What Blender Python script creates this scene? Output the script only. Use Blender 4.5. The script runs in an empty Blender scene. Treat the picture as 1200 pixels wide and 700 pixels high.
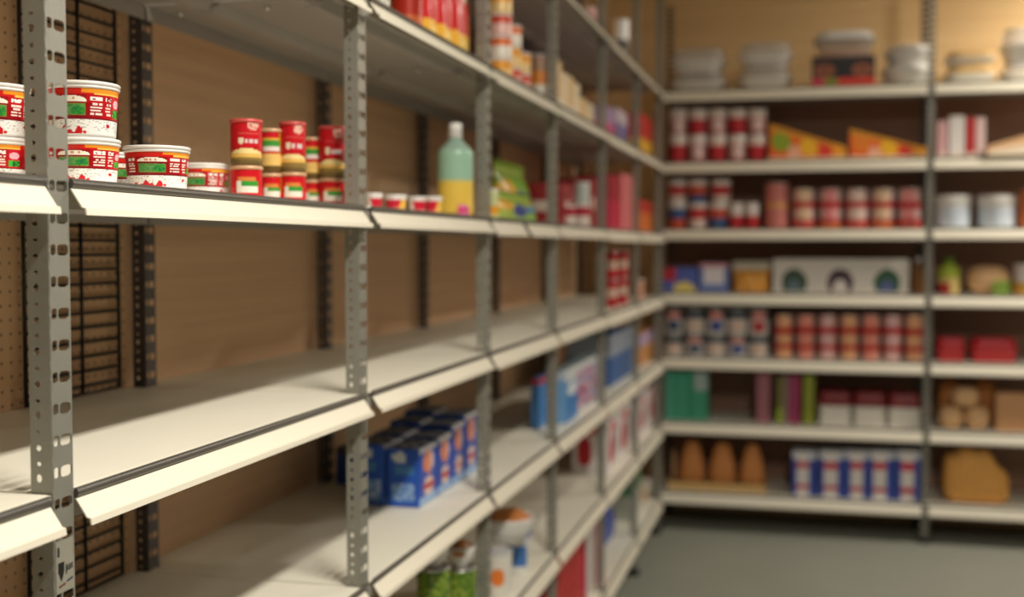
import bpy, bmesh, math, random
from mathutils import Vector
random.seed(7)
PI = math.pi
SC = bpy.context.scene
COL = SC.collection

# ------------------------------------------------------------------ camera model
FPX = 1382.0
YAW = math.radians(14.2)
PIT = math.atan(61 / FPX)
CAM = (0.0, 0.0, 1.59)
_F = (-math.sin(YAW) * math.cos(PIT), math.cos(YAW) * math.cos(PIT), -math.sin(PIT))
_R = (math.cos(YAW), math.sin(YAW), 0.0)
_U = (_R[1] * _F[2] - _R[2] * _F[1], _R[2] * _F[0] - _R[0] * _F[2], _R[0] * _F[1] - _R[1] * _F[0])


def at(x, y, axis, val):
    a, b = (x - 600) / FPX, -(y - 350) / FPX
    d = [_F[i] + a * _R[i] + b * _U[i] for i in range(3)]
    t = (val - CAM[axis]) / d[axis]
    return tuple(CAM[i] + t * d[i] for i in range(3))


def depth(P):
    return sum((P[i] - CAM[i]) * _F[i] for i in range(3))


# ------------------------------------------------------------------ colours / materials
def lin(v):
    v /= 255.0
    return v / 12.92 if v <= 0.04045 else ((v + 0.055) / 1.055) ** 2.4


def c(r, g, b):
    return (lin(r), lin(g), lin(b), 1.0)


def new_mat(name):
    m = bpy.data.materials.new(name)
    m.use_nodes = True
    nt = m.node_tree
    return m, nt, nt.nodes['Principled BSDF']


def plain(name, col, rough=0.5, metal=0.0, var=0.06, scale=14.0, bump=0.0, trans=0.0, alpha=1.0, ior=1.45):
    m, nt, b = new_mat(name)
    tc = nt.nodes.new('ShaderNodeTexCoord')
    no = nt.nodes.new('ShaderNodeTexNoise')
    no.inputs['Scale'].default_value = scale
    no.inputs['Detail'].default_value = 4
    nt.links.new(tc.outputs['Object'], no.inputs['Vector'])
    mr = nt.nodes.new('ShaderNodeMapRange')
    mr.inputs['To Min'].default_value = 1 - var
    mr.inputs['To Max'].default_value = 1 + var
    nt.links.new(no.outputs['Fac'], mr.inputs['Value'])
    vm = nt.nodes.new('ShaderNodeVectorMath')
    vm.operation = 'SCALE'
    vm.inputs[0].default_value = col[:3]
    nt.links.new(mr.outputs['Result'], vm.inputs['Scale'])
    nt.links.new(vm.outputs['Vector'], b.inputs['Base Color'])
    b.inputs['Roughness'].default_value = rough
    b.inputs['Metallic'].default_value = metal
    b.inputs['Transmission Weight'].default_value = trans
    b.inputs['Alpha'].default_value = alpha
    b.inputs['IOR'].default_value = ior
    if bump:
        bp = nt.nodes.new('ShaderNodeBump')
        bp.inputs['Strength'].default_value = bump
        bp.inputs['Distance'].default_value = 0.002
        nt.links.new(no.outputs['Fac'], bp.inputs['Height'])
        nt.links.new(bp.outputs['Normal'], b.inputs['Normal'])
    return m


def printed(name, rough, metal=0.0):
    """Base colour from the ink colours stored on the mesh, with a slight fibre variation."""
    m, nt, b = new_mat(name)
    at_ = nt.nodes.new('ShaderNodeAttribute')
    at_.attribute_name = 'ink'
    tc = nt.nodes.new('ShaderNodeTexCoord')
    no = nt.nodes.new('ShaderNodeTexNoise')
    no.inputs['Scale'].default_value = 60
    nt.links.new(tc.outputs['Object'], no.inputs['Vector'])
    mr = nt.nodes.new('ShaderNodeMapRange')
    mr.inputs['To Min'].default_value = 0.95
    mr.inputs['To Max'].default_value = 1.05
    nt.links.new(no.outputs['Fac'], mr.inputs['Value'])
    vm = nt.nodes.new('ShaderNodeVectorMath')
    vm.operation = 'SCALE'
    nt.links.new(at_.outputs['Color'], vm.inputs[0])
    nt.links.new(mr.outputs['Result'], vm.inputs['Scale'])
    nt.links.new(vm.outputs['Vector'], b.inputs['Base Color'])
    b.inputs['Roughness'].default_value = rough
    b.inputs['Metallic'].default_value = metal
    return m


def pegboard_mat():
    m, nt, b = new_mat('pegboard')
    N, L = nt.nodes, nt.links
    tc = N.new('ShaderNodeTexCoord')
    sep = N.new('ShaderNodeSeparateXYZ')
    L.new(tc.outputs['Object'], sep.inputs[0])

    def math_(op, a, b_=None):
        n = N.new('ShaderNodeMath')
        n.operation = op
        for i, v in enumerate((a, b_)):
            if v is None:
                continue
            if isinstance(v, (int, float)):
                n.inputs[i].default_value = v
            else:
                L.new(v, n.inputs[i])
        return n.outputs[0]

    def cell(o):
        return math_('SUBTRACT', math_('FRACT', math_('DIVIDE', o, 0.0235)), 0.5)
    cy, cz = cell(sep.outputs['Y']), cell(sep.outputs['Z'])
    r2 = math_('ADD', math_('MULTIPLY', cy, cy), math_('MULTIPLY', cz, cz))
    hole = math_('LESS_THAN', r2, 0.011)
    no = N.new('ShaderNodeTexNoise')
    no.inputs['Scale'].default_value = 9
    L.new(tc.outputs['Object'], no.inputs['Vector'])
    ramp = N.new('ShaderNodeValToRGB')
    ramp.color_ramp.elements[0].color = c(214, 172, 130)
    ramp.color_ramp.elements[1].color = c(228, 186, 142)
    L.new(no.outputs['Fac'], ramp.inputs[0])
    mx = N.new('ShaderNodeMix')
    mx.data_type = 'RGBA'
    L.new(hole, mx.inputs[0])
    L.new(ramp.outputs[0], mx.inputs[6])
    mx.inputs[7].default_value = c(84, 68, 54)
    L.new(mx.outputs[2], b.inputs['Base Color'])
    b.inputs['Roughness'].default_value = 0.75
    return m


def slat_mat(name, c1, c2):
    m, nt, b = new_mat(name)
    N, L = nt.nodes, nt.links
    tc = N.new('ShaderNodeTexCoord')
    mp = N.new('ShaderNodeMapping')
    mp.inputs['Scale'].default_value = (0.6, 0.6, 22)
    L.new(tc.outputs['Object'], mp.inputs[0])
    no = N.new('ShaderNodeTexNoise')
    no.inputs['Scale'].default_value = 2.0
    no.inputs['Detail'].default_value = 5
    L.new(mp.outputs[0], no.inputs['Vector'])
    ramp = N.new('ShaderNodeValToRGB')
    ramp.color_ramp.elements[0].position = 0.3
    ramp.color_ramp.elements[1].position = 0.7
    ramp.color_ramp.elements[0].color = c1
    ramp.color_ramp.elements[1].color = c2
    L.new(no.outputs['Fac'], ramp.inputs[0])
    L.new(ramp.outputs[0], b.inputs['Base Color'])
    b.inputs['Roughness'].default_value = 0.6
    return m


MT = dict(
    ink=printed('printed_paper', 0.45), gloss=printed('printed_film', 0.28), tin=printed('printed_tin', 0.33, 0.15),
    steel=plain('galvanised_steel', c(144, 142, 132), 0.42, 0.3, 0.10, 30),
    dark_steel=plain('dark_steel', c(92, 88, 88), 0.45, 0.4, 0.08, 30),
    cream=plain('cream_enamel', c(236, 228, 208), 0.38, 0.0, 0.02, 8),
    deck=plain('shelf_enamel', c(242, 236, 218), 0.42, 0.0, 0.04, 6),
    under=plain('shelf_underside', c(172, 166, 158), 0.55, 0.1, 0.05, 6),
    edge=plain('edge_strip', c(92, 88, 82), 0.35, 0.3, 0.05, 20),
    bolt=plain('zinc_bolt', c(215, 215, 212), 0.22, 0.9, 0.03, 20),
    black=plain('black_wire', c(38, 35, 34), 0.5, 0.2, 0.1, 30),
    rubber=plain('black_rubber', c(28, 27, 26), 0.7, 0.0, 0.1, 30),
    white=plain('white_plastic', c(238, 234, 228), 0.3, 0.0, 0.02, 10),
    grey_lid=plain('grey_plastic', c(200, 200, 200), 0.35, 0.0, 0.02, 10),
    clear=plain('clear_plastic', c(226, 224, 220), 0.12, 0.0, 0.02, 10, alpha=0.45),
    foil=plain('foil', c(210, 208, 204), 0.22, 0.85, 0.04, 40, bump=0.3),
    bottle=plain('green_translucent', c(150, 192, 168), 0.25, 0.0, 0.03, 6, trans=0.25),
    bread=plain('bread_crust', c(226, 164, 84), 0.65, 0.0, 0.22, 22, bump=0.4),
    bun=plain('bun_crust', c(222, 178, 130), 0.6, 0.0, 0.12, 22, bump=0.3),
    roll=plain('brown_roll', c(212, 138, 74), 0.6, 0.0, 0.15, 22, bump=0.3),
    card=plain('brown_card', c(190, 146, 104), 0.75, 0.0, 0.06, 12),
    tan_tray=plain('tan_pulp', c(214, 176, 116), 0.8, 0.0, 0.08, 30),
    food=plain('stewed_food', c(190, 120, 60), 0.4, 0.0, 0.35, 45, bump=0.8),
    peg=pegboard_mat(),
    slat=slat_mat('brown_slat_board', c(222, 180, 140), c(238, 198, 156)),
    umber=slat_mat('umber_board', c(146, 108, 88), c(160, 122, 100)),
    tanwall=slat_mat('tan_wall_board', c(232, 194, 138), c(246, 210, 154)),
    floor=plain('grey_floor', c(150, 151, 138), 0.45, 0.0, 0.07, 3),
    paint=plain('grey_wall_paint', c(140, 139, 134), 0.8, 0.0, 0.03, 3),
    redlid=plain('red_lid', c(206, 84, 78), 0.4, 0.1, 0.03, 12),
    tanlid=plain('tan_lid', c(214, 170, 130), 0.4, 0.1, 0.03, 12),
    ceil=plain('ceiling_paint', c(186, 184, 178), 0.8, 0.0, 0.02, 3),
)

# ------------------------------------------------------------------ mesh helpers
DEF = (0.5, 0.5, 0.5, 1)


class MB:
    def __init__(self):
        self.v, self.f, self.k, self.mi, self.sm = [], [], [], [], []

    def add(self, vs, fs, cols=None, mi=0, smooth=False):
        o = len(self.v)
        self.v += [tuple(p) for p in vs]
        for i, q in enumerate(fs):
            self.f.append(tuple(o + j for j in q))
            self.k.append(cols[i] if isinstance(cols, list) else (cols or DEF))
            self.mi.append(mi)
            self.sm.append(smooth)
        return self

    def box(self, lo, hi, col=None, mi=0):
        x0, y0, z0 = lo
        x1, y1, z1 = hi
        vs = [(x, y, z) for z in (z0, z1) for y in (y0, y1) for x in (x0, x1)]
        return self.add(vs, [(0, 2, 3, 1), (4, 5, 7, 6), (0, 1, 5, 4), (2, 6, 7, 3), (0, 4, 6, 2), (1, 3, 7, 5)], col, mi)

    def lathe(self, prof, seg=32, ink=None, smooth=True, cx=0, cy=0, mi=0, squash=1.0):
        """prof: (r, z) list; ink(angle deg from -Y (front), z) -> colour."""
        n = len(prof)
        vs = []
        for r, z in prof:
            for s in range(seg):
                a = 2 * PI * s / seg
                vs.append((cx + r * math.sin(a), cy - r * math.cos(a) * squash, z))
        fs, ks = [], []
        for i in range(n - 1):
            for s in range(seg):
                t = (s + 1) % seg
                fs.append((i * seg + s, i * seg + t, (i + 1) * seg + t, (i + 1) * seg + s))
                if ink:
                    am = (360 * (s + 0.5) / seg + 180) % 360 - 180
                    ks.append(ink(am, (prof[i][1] + prof[i + 1][1]) / 2))
        return self.add(vs, fs, ks if ink else None, mi, smooth)

    def grid(self, fn, nu, nv, ink=None, smooth=False, mi=0, flip=False):
        vs = [fn(i / nu, j / nv) for j in range(nv + 1) for i in range(nu + 1)]
        fs, ks = [], []
        for j in range(nv):
            for i in range(nu):
                a = j * (nu + 1) + i
                q = (a, a + 1, a + nu + 2, a + nu + 1)
                fs.append(q[::-1] if flip else q)
                if ink:
                    ks.append(ink((i + 0.5) / nu, (j + 0.5) / nv))
        return self.add(vs, fs, ks if ink else None, mi, smooth)

    def tube(self, pts, r, seg=8):
        vs, fs = [], []
        n = len(pts)
        for i, p in enumerate(pts):
            p = Vector(p)
            d = (Vector(pts[min(i + 1, n - 1)]) - Vector(pts[max(i - 1, 0)])).normalized()
            a = d.orthogonal().normalized()
            b = d.cross(a)
            for s in range(seg):
                t = 2 * PI * s / seg
                vs.append(p + a * (r * math.cos(t)) + b * (r * math.sin(t)))
        for i in range(n - 1):
            for s in range(seg):
                t = (s + 1) % seg
                fs.append((i * seg + s, i * seg + t, (i + 1) * seg + t, (i + 1) * seg + s))
        fs.append(tuple(range(seg))[::-1])
        fs.append(tuple((n - 1) * seg + s for s in range(seg)))
        return self.add(vs, fs, None, 0, True)

    def mesh(self, name, mats, weld=0.0, recalc=True):
        me = bpy.data.meshes.new(name)
        me.from_pydata(self.v, [], self.f)
        mats = mats if isinstance(mats, (list, tuple)) else [mats]
        for m in mats:
            me.materials.append(MT[m] if isinstance(m, str) else m)
        at_ = me.attributes.new('ink', 'FLOAT_COLOR', 'CORNER')
        buf = []
        for p in me.polygons:
            buf += list(self.k[p.index]) * p.loop_total
        at_.data.foreach_set('color', buf)
        me.polygons.foreach_set('material_index', self.mi)
        me.polygons.foreach_set('use_smooth', self.sm)
        bm = bmesh.new()
        bm.from_mesh(me)
        if weld:
            bmesh.ops.remove_doubles(bm, verts=bm.verts, dist=weld)
        if recalc:
            bmesh.ops.recalc_face_normals(bm, faces=bm.faces)
        bm.to_mesh(me)
        bm.free()
        return me

    def obj(self, name, mats, parent=None, weld=0.0, bevel=0.0, solid=0.0, segs=2):
        o = bpy.data.objects.new(name, self.mesh(name, mats, weld))
        COL.objects.link(o)
        if parent is not None:
            o.parent = parent
        if solid:
            md = o.modifiers.new('Solidify', 'SOLIDIFY')
            md.thickness = solid
            md.offset = 0
        if bevel:
            md = o.modifiers.new('Bevel', 'BEVEL')
            md.width = bevel
            md.segments = segs
            md.limit_method = 'ANGLE'
            md.angle_limit = math.radians(40)
        return o


def tag(o, label, cat, group=None):
    o['label'] = label
    o['category'] = cat
    if group:
        o['group'] = group
    return o


def thing(name, label, cat, loc, rz=0.0, group=None):
    o = bpy.data.objects.new(name, None)
    o.empty_display_size = 0.05
    COL.objects.link(o)
    o.location = loc
    o.rotation_euler = (0, 0, rz)
    return tag(o, label, cat, group)


def dup(root, label, loc, rz=None, group=None, scale=None):
    r = root.copy()
    COL.objects.link(r)
    r.location = loc
    if rz is not None:
        r.rotation_euler = (0, 0, rz)
    if scale:
        r.scale = scale
    r['label'] = label
    if group:
        r['group'] = group
    for ch in list(root.children):
        k = ch.copy()
        COL.objects.link(k)
        k.parent = r
        for g in list(ch.children):
            d = g.copy()
            COL.objects.link(d)
            d.parent = k
    return r


def struct(name, mb, mat):
    o = mb.obj(name, mat)
    o['kind'] = 'structure'
    return o


def face_cam(x, y):
    """rotation that turns a thing's -Y front towards the viewer's side of the aisle"""
    return math.atan2(x, -y) if False else math.atan2(-(x - CAM[0]), (y - CAM[1])) * 1.0


# ------------------------------------------------------------------ layout numbers
XF = -0.80            # front plane of the long rack
YB = 6.60             # front plane of the cross rack
DEEP = 0.435          # deck depth
XW = -1.30            # wall behind the long rack
ZL = dict(T=2.445, A=2.055, B=1.666, C=1.319, D=0.960, E=0.592, F=0.195)
ZB = dict(T=2.455, A=2.062, B=1.692, C=1.336, D=0.976, E=0.612, F=0.216)
PY = [0.21, 1.116, 2.022, 2.900, 3.725, 4.66, 5.60, 6.45]   # posts of the long rack
PX = [-0.835, 0.590, 1.935]                                # posts of the cross rack
CEIL = 3.30

# ------------------------------------------------------------------ room
struct('floor', MB().box((-1.36, -1.6, -0.06), (2.8, 7.3, 0.0)), 'floor')
struct('ceiling', MB().box((-1.36, -1.6, CEIL), (2.8, 7.3, CEIL + 0.06)), 'ceil')
struct('wall_left', MB().box((-1.36, -1.6, 0), (XW - 0.004, 7.3, CEIL)), 'slat')
struct('wall_back', MB().box((XW, 7.14, 0), (2.7, 7.24, CEIL)), 'tanwall')
struct('wall_right', MB().box((2.7, -1.5, 0), (2.8, 7.24, CEIL)), 'paint')
struct('wall_front', MB().box((XW, -1.6, 0), (2.7, -1.5, CEIL)), 'paint')


# ------------------------------------------------------------------ racks
def hole_zone(mb, u0, u1, v0, v1, hu0, hu1, hv0, hv1, rnd, n=16):
    """a rectangle u0..u1 x v0..v1 with one hole (superellipse) cut out; mb is in (u, v) -> (x, 0, z)"""
    cu, cv = (hu0 + hu1) / 2, (hv0 + hv1) / 2
    inner, outer = [], []
    angs = []
    for k in range(n):
        angs.append(2 * PI * k / n)
    corners = [math.atan2(y - cv, x - cu) % (2 * PI) for x in (u0, u1) for y in (v0, v1)]
    angs = [t for t in angs if all(abs((t - q + PI) % (2 * PI) - PI) > 0.06 for q in corners)] + corners
    n = len(angs)
    angs.sort()
    e = 2.0 / rnd
    for a in angs:
        ca, sa = math.cos(a), math.sin(a)
        ru, rv = (hu1 - hu0) / 2, (hv1 - hv0) / 2
        den = (abs(ca / ru) ** rnd + abs(sa / rv) ** rnd) ** (1 / rnd)
        inner.append((cu + ca / den, cv + sa / den))
        ts = []
        if ca > 1e-9: ts.append((u1 - cu) / ca)
        if ca < -1e-9: ts.append((u0 - cu) / ca)
        if sa > 1e-9: ts.append((v1 - cv) / sa)
        if sa < -1e-9: ts.append((v0 - cv) / sa)
        t = min(ts)
        outer.append((cu + ca * t, cv + sa * t))
    vs = [(p[0], 0, p[1]) for p in inner + outer]
    mb.add(vs, [(i, n + i, n + (i + 1) % n, (i + 1) % n) for i in range(n)])


def post_mesh(height, slots=True):
    """slotted angle: side flange lies in local x=0 (depth goes +y), front flange in local y=0 (run goes +x)"""
    W, P, S = 0.036, 0.035, 0.0268
    front, side = MB(), MB()
    n = int(height / P)
    for i in range(n):
        z = i * P
        hole_zone(front, 0.0, 0.0125, z, z + P, 0.0022, 0.0112, z + 0.0105, z + 0.0225, 8)
        hole_zone(front, 0.0125, W, z, z + P, 0.0140, 0.0335, z + 0.0100, z + 0.0225, 7)
        big = 0.0036
        hole_zone(side, 0, S, z, z + P * 0.6, 0.013, 0.013 + 2 * big, z + 0.006, z + 0.006 + (0.0095 if i % 2 else 0.0072), 2.2)
        hole_zone(side, 0, S, z + P * 0.6, z + P, 0.0135, 0.0195, z + 0.0245, z + 0.0285 + 0.0008 * (i % 3), 2.2)
    if n * P < height:
        front.box((0, 0, n * P), (W, 0.0005, height))
    m = MB()
    m.v, m.f = list(front.v), list(front.f)
    off = len(m.v)
    m.v += [(0.0, x, z) for x, _, z in side.v]
    m.f += [tuple(off + j for j in q) for q in side.f]
    m.k = [DEF] * len(m.f)
    m.mi = [0] * len(m.f)
    m.sm = [False] * len(m.f)
    return m.mesh('post', 'steel', weld=0.00005)


POST = post_mesh(2.975)
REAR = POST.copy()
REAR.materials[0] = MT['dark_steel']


def add_post(parent, W, s, d, sticker=False, foot=True):
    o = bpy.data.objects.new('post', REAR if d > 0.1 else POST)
    COL.objects.link(o)
    o.parent = parent
    o.matrix_parent_inverse.identity()
    o.location, o.rotation_euler, o.scale = W(s, d)
    o.location.z = 0.03 if foot else 0.0
    md = o.modifiers.new('Solidify', 'SOLIDIFY')
    md.thickness = 0.0016
    md.offset = 0
    if foot:
        f = MB().lathe([(0.0, 0.0), (0.03, 0.0), (0.034, 0.006), (0.034, 0.02), (0.026, 0.032), (0.0, 0.034)], 20, cx=0.012, cy=0.012)
        f = f.obj('foot', 'rubber', o)
        f.location = (0.006, 0.006, -0.03)
    if sticker:
        def ink(u, v):
            if 0.08 < u < 0.20 and 0.70 < v < 0.88: return c(40, 38, 36)
            du, dv = (u - 0.28) / 0.17, (v - 0.42) / 0.17
            if abs(du) < 1 and -1.15 < dv < 1 and abs(du) < 1.15 + 0.62 * min(dv, 0) * 1.4: return c(22, 20, 20)
            if 0.52 < u < 0.95:
                w = v - 0.42 - 0.08 * (u - 0.5)
                if abs(w) < 0.055 and (int(u * 40) % 5 not in (2,) or abs(w) > 0.035): return c(50, 48, 46)
                if 0.52 < u < 0.60 and -0.10 < w < 0.10: return c(50, 48, 46)
            w = v - 0.12 - 0.10 * (u - 0.2)
            if abs(w) < 0.022 and 0.12 < u < 0.52: return c(90, 40, 36)
            if abs(w - 0.02) < 0.022 and 0.58 < u < 0.92: return c(40, 52, 80)
            return c(150, 146, 132)
        zc = at(70, 668, 0, XF)[2] - 0.03
        s_ = MB().grid(lambda u, v: (0.002 + 0.032 * u, -0.0012, zc - 0.026 + 0.058 * v), 40, 60, ink).obj('sticker', 'ink', o)
        s_['label'] = 'pale grey sticker with a black shield mark'
    return o


def make_unit(name, label, W, axes, s0, s1, zs, rails, panel, last=False, first_sticker=False, bolts=(), rail_h=0.038, rail_out=0.016, split=None, panel_hi=2.975, cat='shelving unit'):
    """W(s, d) gives an empty-local placement; axes(s, d, z) -> local xyz; s along the run, d into the rack"""
    root = thing(name, label, cat, (0, 0, 0), 0, 'steel shelving units around the aisle')
    add_post(root, W, s0, 0.0, first_sticker)
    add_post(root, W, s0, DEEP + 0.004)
    if last:
        add_post(root, W, s1, 0.0)
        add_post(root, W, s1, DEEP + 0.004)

    def pbox(lo, hi, mb=None):
        mb = mb or MB()
        a, b = axes(*lo), axes(*hi)
        return mb.box(tuple(min(a[i], b[i]) for i in range(3)), tuple(max(a[i], b[i]) for i in range(3)))

    def prof_strip(prof, sa, sb):
        mb = MB()
        n = len(prof)
        vs = [axes(sa, d, z) for d, z in prof] + [axes(sb, d, z) for d, z in prof]
        fs = [(i, (i + 1) % n, n + (i + 1) % n, n + i) for i in range(n)]
        fs += [tuple(range(n)), tuple(range(n, 2 * n))]
        return mb.add(vs, fs)
    e = 0.004
    for lv, zt in zs.items():
        ra, rb = rails
        # deck: enamelled tray with folded skirts
        mb = pbox((s0 + e, 0.004, zt - 0.004), (s1 - e, DEEP, zt))
        pbox((s0 + 0.039, -0.001, zt - 0.0035), (s1 - e - 0.001, 0.006, zt - 0.0002), mb)
        pbox((s0 + 0.040, DEEP - 0.004, zt - 0.0038), (s1 - e - 0.001, DEEP + 0.0415, zt - 0.0002), mb)
        deck = mb.obj('shelf', 'deck', root)
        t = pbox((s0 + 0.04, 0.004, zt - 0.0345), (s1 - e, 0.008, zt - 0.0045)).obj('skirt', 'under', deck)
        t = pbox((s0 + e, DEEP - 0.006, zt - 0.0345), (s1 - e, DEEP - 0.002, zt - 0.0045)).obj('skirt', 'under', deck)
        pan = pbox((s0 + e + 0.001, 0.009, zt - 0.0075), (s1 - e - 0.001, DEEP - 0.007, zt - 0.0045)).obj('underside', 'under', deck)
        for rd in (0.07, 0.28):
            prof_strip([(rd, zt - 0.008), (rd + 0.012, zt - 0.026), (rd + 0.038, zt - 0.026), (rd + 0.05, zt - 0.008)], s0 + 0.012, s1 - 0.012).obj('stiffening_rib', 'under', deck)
        # dark rounded edge strip
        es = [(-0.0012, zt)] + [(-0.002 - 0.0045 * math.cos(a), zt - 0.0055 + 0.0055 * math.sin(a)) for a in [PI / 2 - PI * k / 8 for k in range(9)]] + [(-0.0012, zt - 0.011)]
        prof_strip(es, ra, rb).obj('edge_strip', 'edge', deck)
        # tilted price rail
        h = rail_h
        top, out = zt - 0.0115, rail_out
        rp = [(-0.003, top), (-0.0055 - out * 0.75, top - h * 0.75), (-0.0095 - out * 0.78, top - h * 0.79), (-0.0055 - out * 1.1, top - h * 1.06),
              (-0.0035 - out * 1.1, top - h * 1.06), (-0.0072 - out * 0.78, top - h * 0.81), (-0.0035 - out * 0.75, top - h * 0.77), (-0.0014, top)]
        segs = [(ra, rb)]
        if split and lv in split:
            a_, b_ = split[lv]
            segs = [(ra, a_), (b_, rb)]
        for a_, b_ in segs:
            prof_strip(rp, a_, b_).obj('price_rail', 'cream', deck)
        for (lv2, bs, bd) in bolts:
            if lv2 == lv:
                bo = MB().lathe([(0, -0.008), (0.004, -0.0072), (0.0065, -0.004), (0.0065, 0)], 16).obj('bolt', 'bolt', deck)
                bo.location = axes(bs, bd, zt - 0.0078)
    kind, hi = panel
    pbox((s0 + 0.001, DEEP + 0.044, 0.03), (s1 - 0.001, DEEP + 0.052, hi)).obj('panel', kind, root)
    return root


def WL(s, d):
    # local x -> +Y (run), local y -> -X (depth): rotation of +90 degrees
    return Vector((XF - d, s, 0)), (0, 0, PI / 2), (1, 1, 1)


def AL(s, d, z):
    return (XF - d, s, z)


def WB(s, d):
    return Vector((s, YB + d, 0)), (0, 0, 0), (1, 1, 1)


def AB(s, d, z):
    return (s, YB + d, z)


def LY(px, X=XF):
    return at(px, 300, 0, X)[1]


def bolt_at(lv, px, py):
    p = at(px, py, 2, ZL[lv] - 0.012)
    return (lv, p[1], XF - p[0])


E50 = LY(50)
rail_px = [(PY[0] + 0.04, LY(51)), (LY(81.5), LY(424)), (LY(434), LY(570)), (LY(574.5), LY(650)), (LY(652.5), LY(708)), (LY(709.5), LY(746)), (LY(747.5), PY[7] + 0.03)]
names = [
    'bare grey steel shelving unit cut off by the left edge of the photo',
    'grey steel shelving unit between the two nearest perforated posts, holding tubs and red cans',
    'grey steel shelving unit of the long rack holding the pale green bottle',
    'grey steel unit of the long rack with green bags and a split rail',
    'grey steel shelving unit of the long rack with the speckled blue box low down',
    'grey steel shelving unit second from the corner on the long rack',
    'grey steel shelving unit of the long rack right beside the corner']
for i in range(7):
    bl = []
    if i == 1:
        bl = [bolt_at('A', 211, 17), bolt_at('A', 313, 10)]
    if i == 2:
        bl = [bolt_at('A', 490, 83)]
    make_unit('shelving_unit', names[i], WL, AL, PY[i], PY[i + 1], ZL, rail_px[i], ('peg' if i < 2 else 'slat', 2.975), last=(i == 6), first_sticker=(i == 1),
              bolts=bl, split={'B': (LY(611), LY(616))} if i == 3 else None, rail_h=0.028 if i < 3 else (0.034 if i < 5 else 0.040))
make_unit('shelving_unit', 'cross shelving unit along the far wall, between the corner and the footed post', WB, AB, PX[0], PX[1], ZB, (-0.802, PX[1] - 0.001),
          ('umber', 2.45), rail_h=0.050)
make_unit('shelving_unit', 'cross shelving unit along the far wall, right of the footed post', WB, AB, PX[1], PX[2], ZB, (PX[1] + 0.034, PX[2] + 0.03),
          ('umber', 2.45), rail_h=0.050, last=True)

# wire grid panel between deck backs and pegboard
gy0, gy1 = 1.70, 1.975
lv_ = ['T', 'A', 'B', 'C', 'D', 'E']
for up_, lo_, wh in (('T', 'A', 'above the upper shelf'), ('A', 'B', 'on the tub shelf'), ('B', 'C', 'on the empty middle shelf'), ('C', 'D', 'directly below the empty middle shelf'), ('D', 'E', 'at the lower edge of the photo')):
    z0_, z1_ = ZL[lo_] + 0.002, ZL[up_] - 0.012
    g = thing('wire_grid_panel', f'black wire grid panel behind the nearest post, {wh}', 'wire grid', (XW + 0.0335, 0, z0_), 0, 'black wire grid panels')
    hh_ = z1_ - z0_
    m = MB()
    z = 0.018
    while z < hh_ - 0.012:
        m.tube([(0, gy0, z), (0, gy1, z)], 0.0030, 6)
        z += 0.0262
    for y in (gy0 + 0.05, 1.853):
        m.tube([(0.004, y, 0.004), (0.004, y, hh_ - 0.004)], 0.0034, 6)
    m.obj('wire_mesh', 'black', g)
    m = MB()
    m.tube([(0.0, gy0, 0.004), (0.0, gy1, 0.004), (0.0, gy1, hh_ - 0.004), (0.0, gy0, hh_ - 0.004), (0.0, gy0, 0.004)], 0.004, 8)
    m.obj('rim_wire', 'black', g)


# ------------------------------------------------------------------ product builders
def rounded(r, h, b=0.004, n=3, z0=0.0, rt=None):
    rt = rt or r
    p = [(0, z0)]
    p += [(r - b + b * math.sin(t), z0 + b - b * math.cos(t)) for t in [PI / 2 * k / n for k in range(n + 1)]]
    p += [(rt - b + b * math.cos(t), z0 + h - b + b * math.sin(t)) for t in [PI / 2 * k / n for k in range(n + 1)]]
    p += [(0, z0 + h)]
    return p


def dense(prof, step):
    out = [prof[0]]
    for a, b in zip(prof, prof[1:]):
        k = max(1, int(math.hypot(b[0] - a[0], b[1] - a[1]) / step))
        out += [(a[0] + (b[0] - a[0]) * i / k, a[1] + (b[1] - a[1]) * i / k) for i in range(1, k + 1)]
    return out


_h = {}


def hsh(*k):
    return random.Random(str(k)).random()


RED, DRED, MAR = c(190, 14, 24), c(156, 8, 20), c(124, 6, 24)
WHT, CRM, GRN = c(246, 243, 238), c(250, 238, 205), c(30, 140, 66)


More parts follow.
